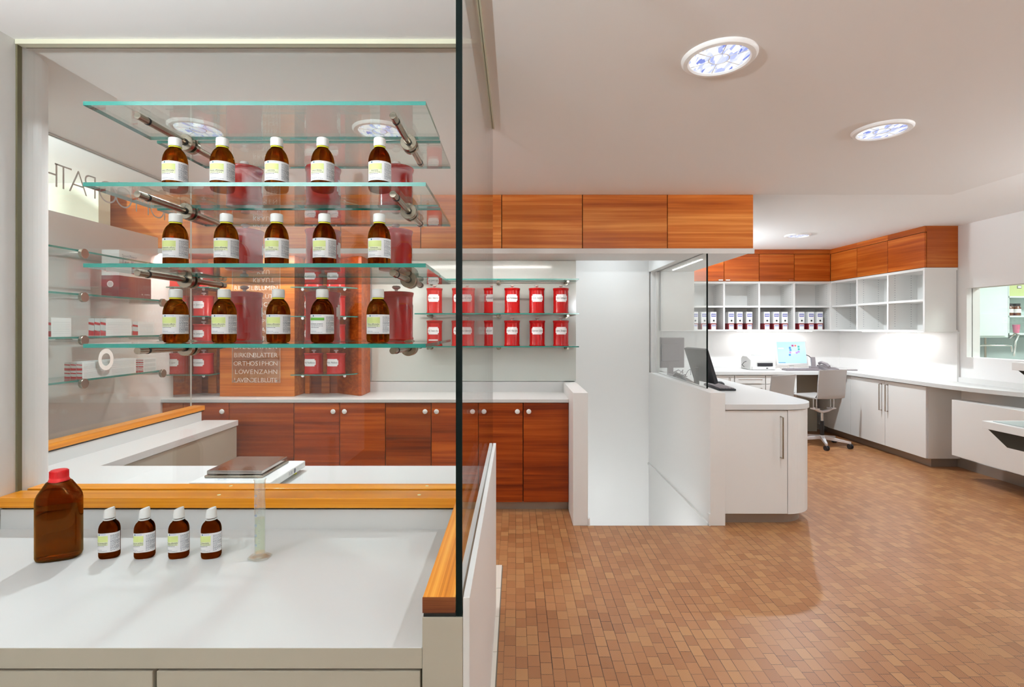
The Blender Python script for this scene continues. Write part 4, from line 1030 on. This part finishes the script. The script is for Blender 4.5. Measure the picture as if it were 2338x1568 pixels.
# office chairs
def make_chair():
    t = thing('office_chair', 'chair', 'chair')
    # shell: seat bending up into the back; the back is at -Y, the sitter faces +Y
    W2 = .205; th = .014
    pr = [(.33, .605), (.30, .612), (.0, .600), (-.10, .598), (-.135, .603), (-.152, .622), (-.158, .66), (-.165, .80), (-.185, .965)]
    prof = pr + [(y+(.014 if z > .62 else 0), z+(th if z <= .62 else 0)) for y, z in reversed(pr)]
    mb = MB()
    nw = 8
    for half in (0,):
        ringsA = []
        for i in range(nw+1):
            x = -W2+2*W2*i/nw; cv = .012*(x/W2)**2
            ringsA.append([mb.bm.verts.new((x, y+(cv if z > .62 else 0), z+(cv*.6 if z <= .62 else 0))) for y, z in prof])
        for a, b in zip(ringsA, ringsA[1:]):
            n = len(a)
            for k in range(n): mb._f([a[k], a[(k+1) % n], b[(k+1) % n], b[k]], smooth=True)
        mb._f(ringsA[0][::-1]); mb._f(ringsA[-1])
    mb.build('seat_shell', 'chair', t)
    for sx in (-1, 1):
        for y in (-.05, .0):
            MB().tube([(sx*.13, y, .60), (sx*.13, y, .47)], .006, 8).build('rod', 'chrome', t)
    MB().tube([(-.15, -.03, .475), (-.07, -.02, .44), (0, -.01, .425), (.07, -.02, .44), (.15, -.03, .475)], .017, 10).box(-.16, -.09, -.06, .02, .462, .476).box(.09, .16, -.06, .02, .462, .476).build('yoke', 'chairm', t)
    MB().tube([(0, 0, .43), (0, 0, .26)], .014, 14).build('gas_lift', 'chrome', t)
    MB().tube([(0, 0, .31), (0, 0, .10)], .023, 18).build('lift_sleeve', 'blackp', t)
    MB().tube([(.14, .1, .585), (.20, .12, .575)], .007, 8).build('lever', 'greyp', t)
    mb = MB()
    for k in range(5):
        a = 2*PI*k/5+.32; c_, s_ = math.cos(a), math.sin(a); w = .022
        q = [(.02, -w), (.31, -w*.5), (.31, w*.5), (.02, w)]
        lo = [(x*c_-y*s_, x*s_+y*c_) for x, y in q]
        zt = [.125, .085, .085, .125]; zb = [.085, .062, .062, .085]
        A = [mb.bm.verts.new((p[0], p[1], z)) for p, z in zip(lo, zb)]; B = [mb.bm.verts.new((p[0], p[1], z)) for p, z in zip(lo, zt)]
        mb._f(A[::-1]); mb._f(B)
        for i in range(4): mb._f([A[i], A[(i+1) % 4], B[(i+1) % 4], B[i]])
    mb.cyl(.032, .075, .13, seg=24); mb.build('base', 'chairm', t)
    for k in range(5):
        a = 2*PI*k/5+.32; x, y = .30*math.cos(a), .30*math.sin(a)
        c_ = MB().cyl(.030, -.022, -.005, (x, y, .030), 20, 'X').cyl(.030, .005, .022, (x, y, .030), 20, 'X').build('caster', 'blackp', t)
        MB().cyl(.007, .03, .066, (x, y, 0), 10).build('caster_stem', 'chrome', c_)
    return t
ch = make_chair()
place(ch, 'grey shell office chair on casters facing the far desk', (3.87, 6.42, .0005), .24, 'grey office chairs')
place(ch, 'grey office chair half hidden behind the reception counter', (2.86, 5.72, .0005), .50, 'grey office chairs')
def fill_uplighter(x, y, z, rz, p, where):  # unseen lamps added to brighten the ceilings
    t = thing('added_uplighter', 'added unseen uplighter '+where, 'fill lamp', (x, y, z), rz)      # its back on the wall at local y = 0, opening upwards
    MB().prism_x([(0, -.06), (.10, 0), (.10, .03), (0, .03)], -.20, .20).build('bowl', 'cap', t, bevel=.003)
    MB().box(-.18, .18, .015, .09, .028, .032).build('diffuser', 'lampglass', t)
    d = bpy.data.lights.new('added_fill_light', 'AREA'); d.shape = 'RECTANGLE'; d.size = .34; d.size_y = .07; d.energy = p; d.color = (.88, .955, 1)
    o = bpy.data.objects.new('added_fill_light', d); COL.objects.link(o); o.parent = t; o.location = (0, .055, .036); o.rotation_euler = (PI-.35, 0, 0)
fill_uplighter(RX, 2.3, 2.02, PI/2, 62, 'on the right wall, outside the view')
fill_uplighter(-1.857, -.25, 1.95, -PI/2, 220, 'on the near left wall, outside the view')
fill_uplighter(1.6, -2.85, 1.95, 0, 150, 'on the wall behind the viewer')
fill_uplighter(-2.6, 1.2, 2.0, PI/2, 330, 'behind the near left wall')
fill_uplighter(1.935, 6.4, 2.25, -PI/2, 48, 'hidden behind the reception soffit')
t = thing('stair_fill_lamp', 'added unseen lamp inside the stairwell below floor level', 'fill lamp', (1.0, 3.808, -.75))  # out-of-view lamp added to lift the stairwell walls
MB().box(-.25, .25, .0005, .03, -.05, .05).build('housing', 'cap', t, bevel=.004)
MB().box(-.22, .22, .0305, .034, -.045, .045).build('diffuser', 'stairfill', t)
# ------------------------------------------------------------------ downlights
def make_lamp():
    t = thing('ceiling_downlight', 'downlight', 'ceiling light')
    MB().lathe([(.112, -.002), (.112, -.010), (.118, -.016), (.134, -.014), (.142, -.006), (.143, 0), (.112, 0)], seg=56, closed=False).build('trim_ring', 'trim', t)
    MB().lathe([(0, -.0065), (.1125, -.0065), (.1125, -.0035), (0, -.0035)], seg=56).build('faceted_glass', 'lampglass', t)
    mb = MB().lathe([(.036, -.0075), (.0385, -.0095), (.041, -.0075), (.036, -.0075)], seg=40, closed=False)
    for k in range(6): mb.box(.039, .112, -.0011, .0011, -.0085, -.0066, rot=PI*k/3+.4, piv=(0, 0, -.0075))
    mb.build('glass_ribs', 'cardw', t)
    return t
lp = make_lamp()
L_ = [(.803, 2.007, 2.55, 'nearest and largest on the ceiling'), (1.975, 2.741, 2.55, 'second, right of the nearest'), (3.32, 5.98, 2.575, 'small one on the back room ceiling'),
      (-.735, 2.745, 2.55, 'seen through the top glass shelf at right'), (-1.70, 2.72, 2.55, 'seen through the top glass shelf at left')]
hid = [(-.9, 1.0), (.9, .2), (2.6, .9)]
for x, y, z, w in L_:
    t = place(lp, 'round white-rimmed ceiling downlight with faceted bluish glass, '+w, (x, y, z-.0003), 0, 'ceiling downlights')
def lamp_light(x, y, z, p=LAMP_W, size=.068):
    ld = bpy.data.lights.new('downlight_bulb', 'AREA'); ld.shape = 'DISK'; ld.size = size; ld.energy = p; ld.color = (.85, .945, 1); ld.spread = 2.5 if y > .5 or y < -.5 else 3.1
    lo = bpy.data.objects.new('downlight_bulb', ld); COL.objects.link(lo); lo.location = (x, y, z-.0105); return lo
for (x, y, z, w), p in zip(L_, (.68, .50, 2.0, .24, 1.1)): lamp_light(x, y, z, LAMP_W*p)
for x, y, z, p, w in ((-1.70, .29, 2.55, .5, 'over the near left corner, seen only mirrored in the front glass'), (1.6, -.3, 2.55, .45, 'added as fill over the near floor, above the top of the view'), (4.1, 2.4, 2.575, 1.0, 'added as fill over the sideboard, hidden by the ceiling edge'),
                      (1.0, 5.1, 2.5745, .30, 'added as fill over the stairs, hidden above the larch cabinets'), (-4.0, 2.6, 2.55, 4.2, 'added as fill left of the glass shelves, hidden by the rounded pier')):  # extra downlights added for fill; only the first shows, mirrored in the glass
    dup(lp, 'round ceiling downlight '+w, (x, y, z-.0003)); lamp_light(x, y, z, LAMP_W*p, .068 if x < 0 else .13)
# ------------------------------------------------------------------ pass-through window and the room behind it
o = MB().box(RX+.055, RX+.062, 3.2, 5.335, 1.176, 1.8985, emi=1).build('window_1', ['pane', 'edged']); struct(o)
wallbox('wall_lab_back', 'labwall', (RX+.14, 7.2, 6.3, 6.4, 0, 2.6))
wallbox('wall_lab_right', 'labwall', (7.1, 7.2, 2.5, 6.3, 0, 2.6))
o = thing('lab_cabinet', 'plain white cupboard beyond the pass-through window', 'cabinet', (5.60, 6.14, 1.37)); MB().box(-.235, .215, -.14, .155, 0, 1.15).build('body', 'labwall', o, bevel=.002)
MB().box(-.20, .18, -.158, -.14, .02, .28).build('door', 'labwall', o, bevel=.001)
o = thing('lab_shelf', 'open shelf with jars beyond the pass-through window', 'shelving', (6.1, 6.14, 1.40))
mb = MB().box(-.28, .4, -.14, .155, 0, .022).box(-.28, .4, -.14, .155, .21, .228).box(-.28, .4, -.14, .155, .44, .458).box(-.28, .4, .135, .155, 0, .9).box(.38, .4, -.14, .155, 0, .9).box(-.282, -.27, -.14, .155, 0, .9); mb.build('boards', 'labwall', o)
g = thing('storage_box', 'green card box on the top shelf beyond the window', 'box', (5.93, 6.12, 1.8585)); b = MB().box(-.09, .10, -.11, .12, 0, .17).build('box', 'labgreen', g)
MB().box(-.0, .05, -.114, -.11, .09, .125).build('label_holder', 'greyp', b); MB().box(.006, .044, -.116, -.114, .097, .118).build('label', 'cardw', b)
for k, x in enumerate((5.885, 5.975)):
    j = thing('reagent_jar', f"brown jar with white label beyond the window, {('left', 'right')[k]} one of two", 'jar', (x, 6.06, 1.6283), group='brown jars beyond the window')
    MB().lathe([(.036, 0), (.038, .004), (.038, .095), (.030, .108), (.030, .115), (0, .115)], seg=28).build('body', 'labbrown', j)
    MB().cyl(.033, .115, .145, seg=26).build('lid', 'blackp', j); MB().lathe([(.0386, .035), (.0386, .080)], seg=28, closed=False).build('label', 'paper', j)
j = thing('plastic_beaker', 'pink plastic beaker on the lower shelf beyond the window', 'cup', (5.96, 6.05, 1.4223)); MB().lathe([(0, 0), (.026, 0), (.036, .10), (.034, .10), (.024, .004), (0, .004)], seg=26).build('cup', 'labpink', j)
sp_ = MB().box(5.42, 7.0, 6.27, 6.298, .9, 1.37).build('lab_splashback', 'labgrey'); tag(sp_, 'grey-green splashback behind the tap beyond the window', 'splashback')
sk = thing('lab_tap', 'chrome tap with hanging hose beyond the window', 'tap', (5.75, 6.0, .9)); MB().tube([(-.20, .10, 0), (-.20, .10, .36), (-.17, .08, .375), (.05, 0, .375), (.10, 0, .37), (.11, 0, .30)], .011, 12).build('spout', 'chrome', sk)
MB().tube([(-.02, .2, 0), (-.02, .2, .47)], .012, 10).build('riser', 'steel', sk); MB().tube([(.10, .02, .46), (.14, .0, .52), (.19, .0, .50), (.15, .0, .42), (.135, 0, .25)], .013, 10).build('hose', 'chrome', sk)
lc = MB().box(5.0, 7.1, 5.75, 6.298, .86, .9).box(5.02, 7.1, 5.8, 6.29, 0, .86).build('lab_counter', 'labwall'); tag(lc, 'pale counter beyond the pass-through window', 'counter')
ll_ = bpy.data.lights.new('lab_light', 'AREA'); ll_.shape = 'RECTANGLE'; ll_.size = 1.0; ll_.size_y = .3; ll_.energy = 40; ll_.color = (.88, 1, .97)
lo = bpy.data.objects.new('lab_light', ll_); COL.objects.link(lo); lo.location = (6.1, 4.6, 2.56)
# ------------------------------------------------------------------ display stand at the right edge
o = thing('display_stand', 'metal tiered display stand cut off by the right edge of the view', 'display stand', (2.75, 2.2, 0))
for (x0, z, y1) in ((2.384, 1.007, 2.60), (2.384, 1.316, 2.442)):
    tr = MB().box(x0-2.75, .30, y1-2.2-.75, y1-2.2, z-.037, z).build('tray', 'lam', o, bevel=.001, label='tray with pale metal rim and grey glass')
    MB().box(x0-2.75+.03, .27, y1-2.2-.72, y1-2.2-.03, z+.0005, z+.003).build('tray_glass', 'labgrey', tr)
    MB().prism_x([(0, 0)]*0 or [(y1-2.2-.72, z-.037), (y1-2.2-.015, z-.037), (y1-2.2-.12, z-.11), (y1-2.2-.62, z-.11)], x0-2.75+.015, .28).build('bracket', 'shadowgap', tr)
MB().box(.02, .14, -.25, -.13, .02, 1.75).build('post', 'blackp', o)
MB().box(-.20, .35, -.45, .1, 0, .02).build('foot', 'blackp', o)
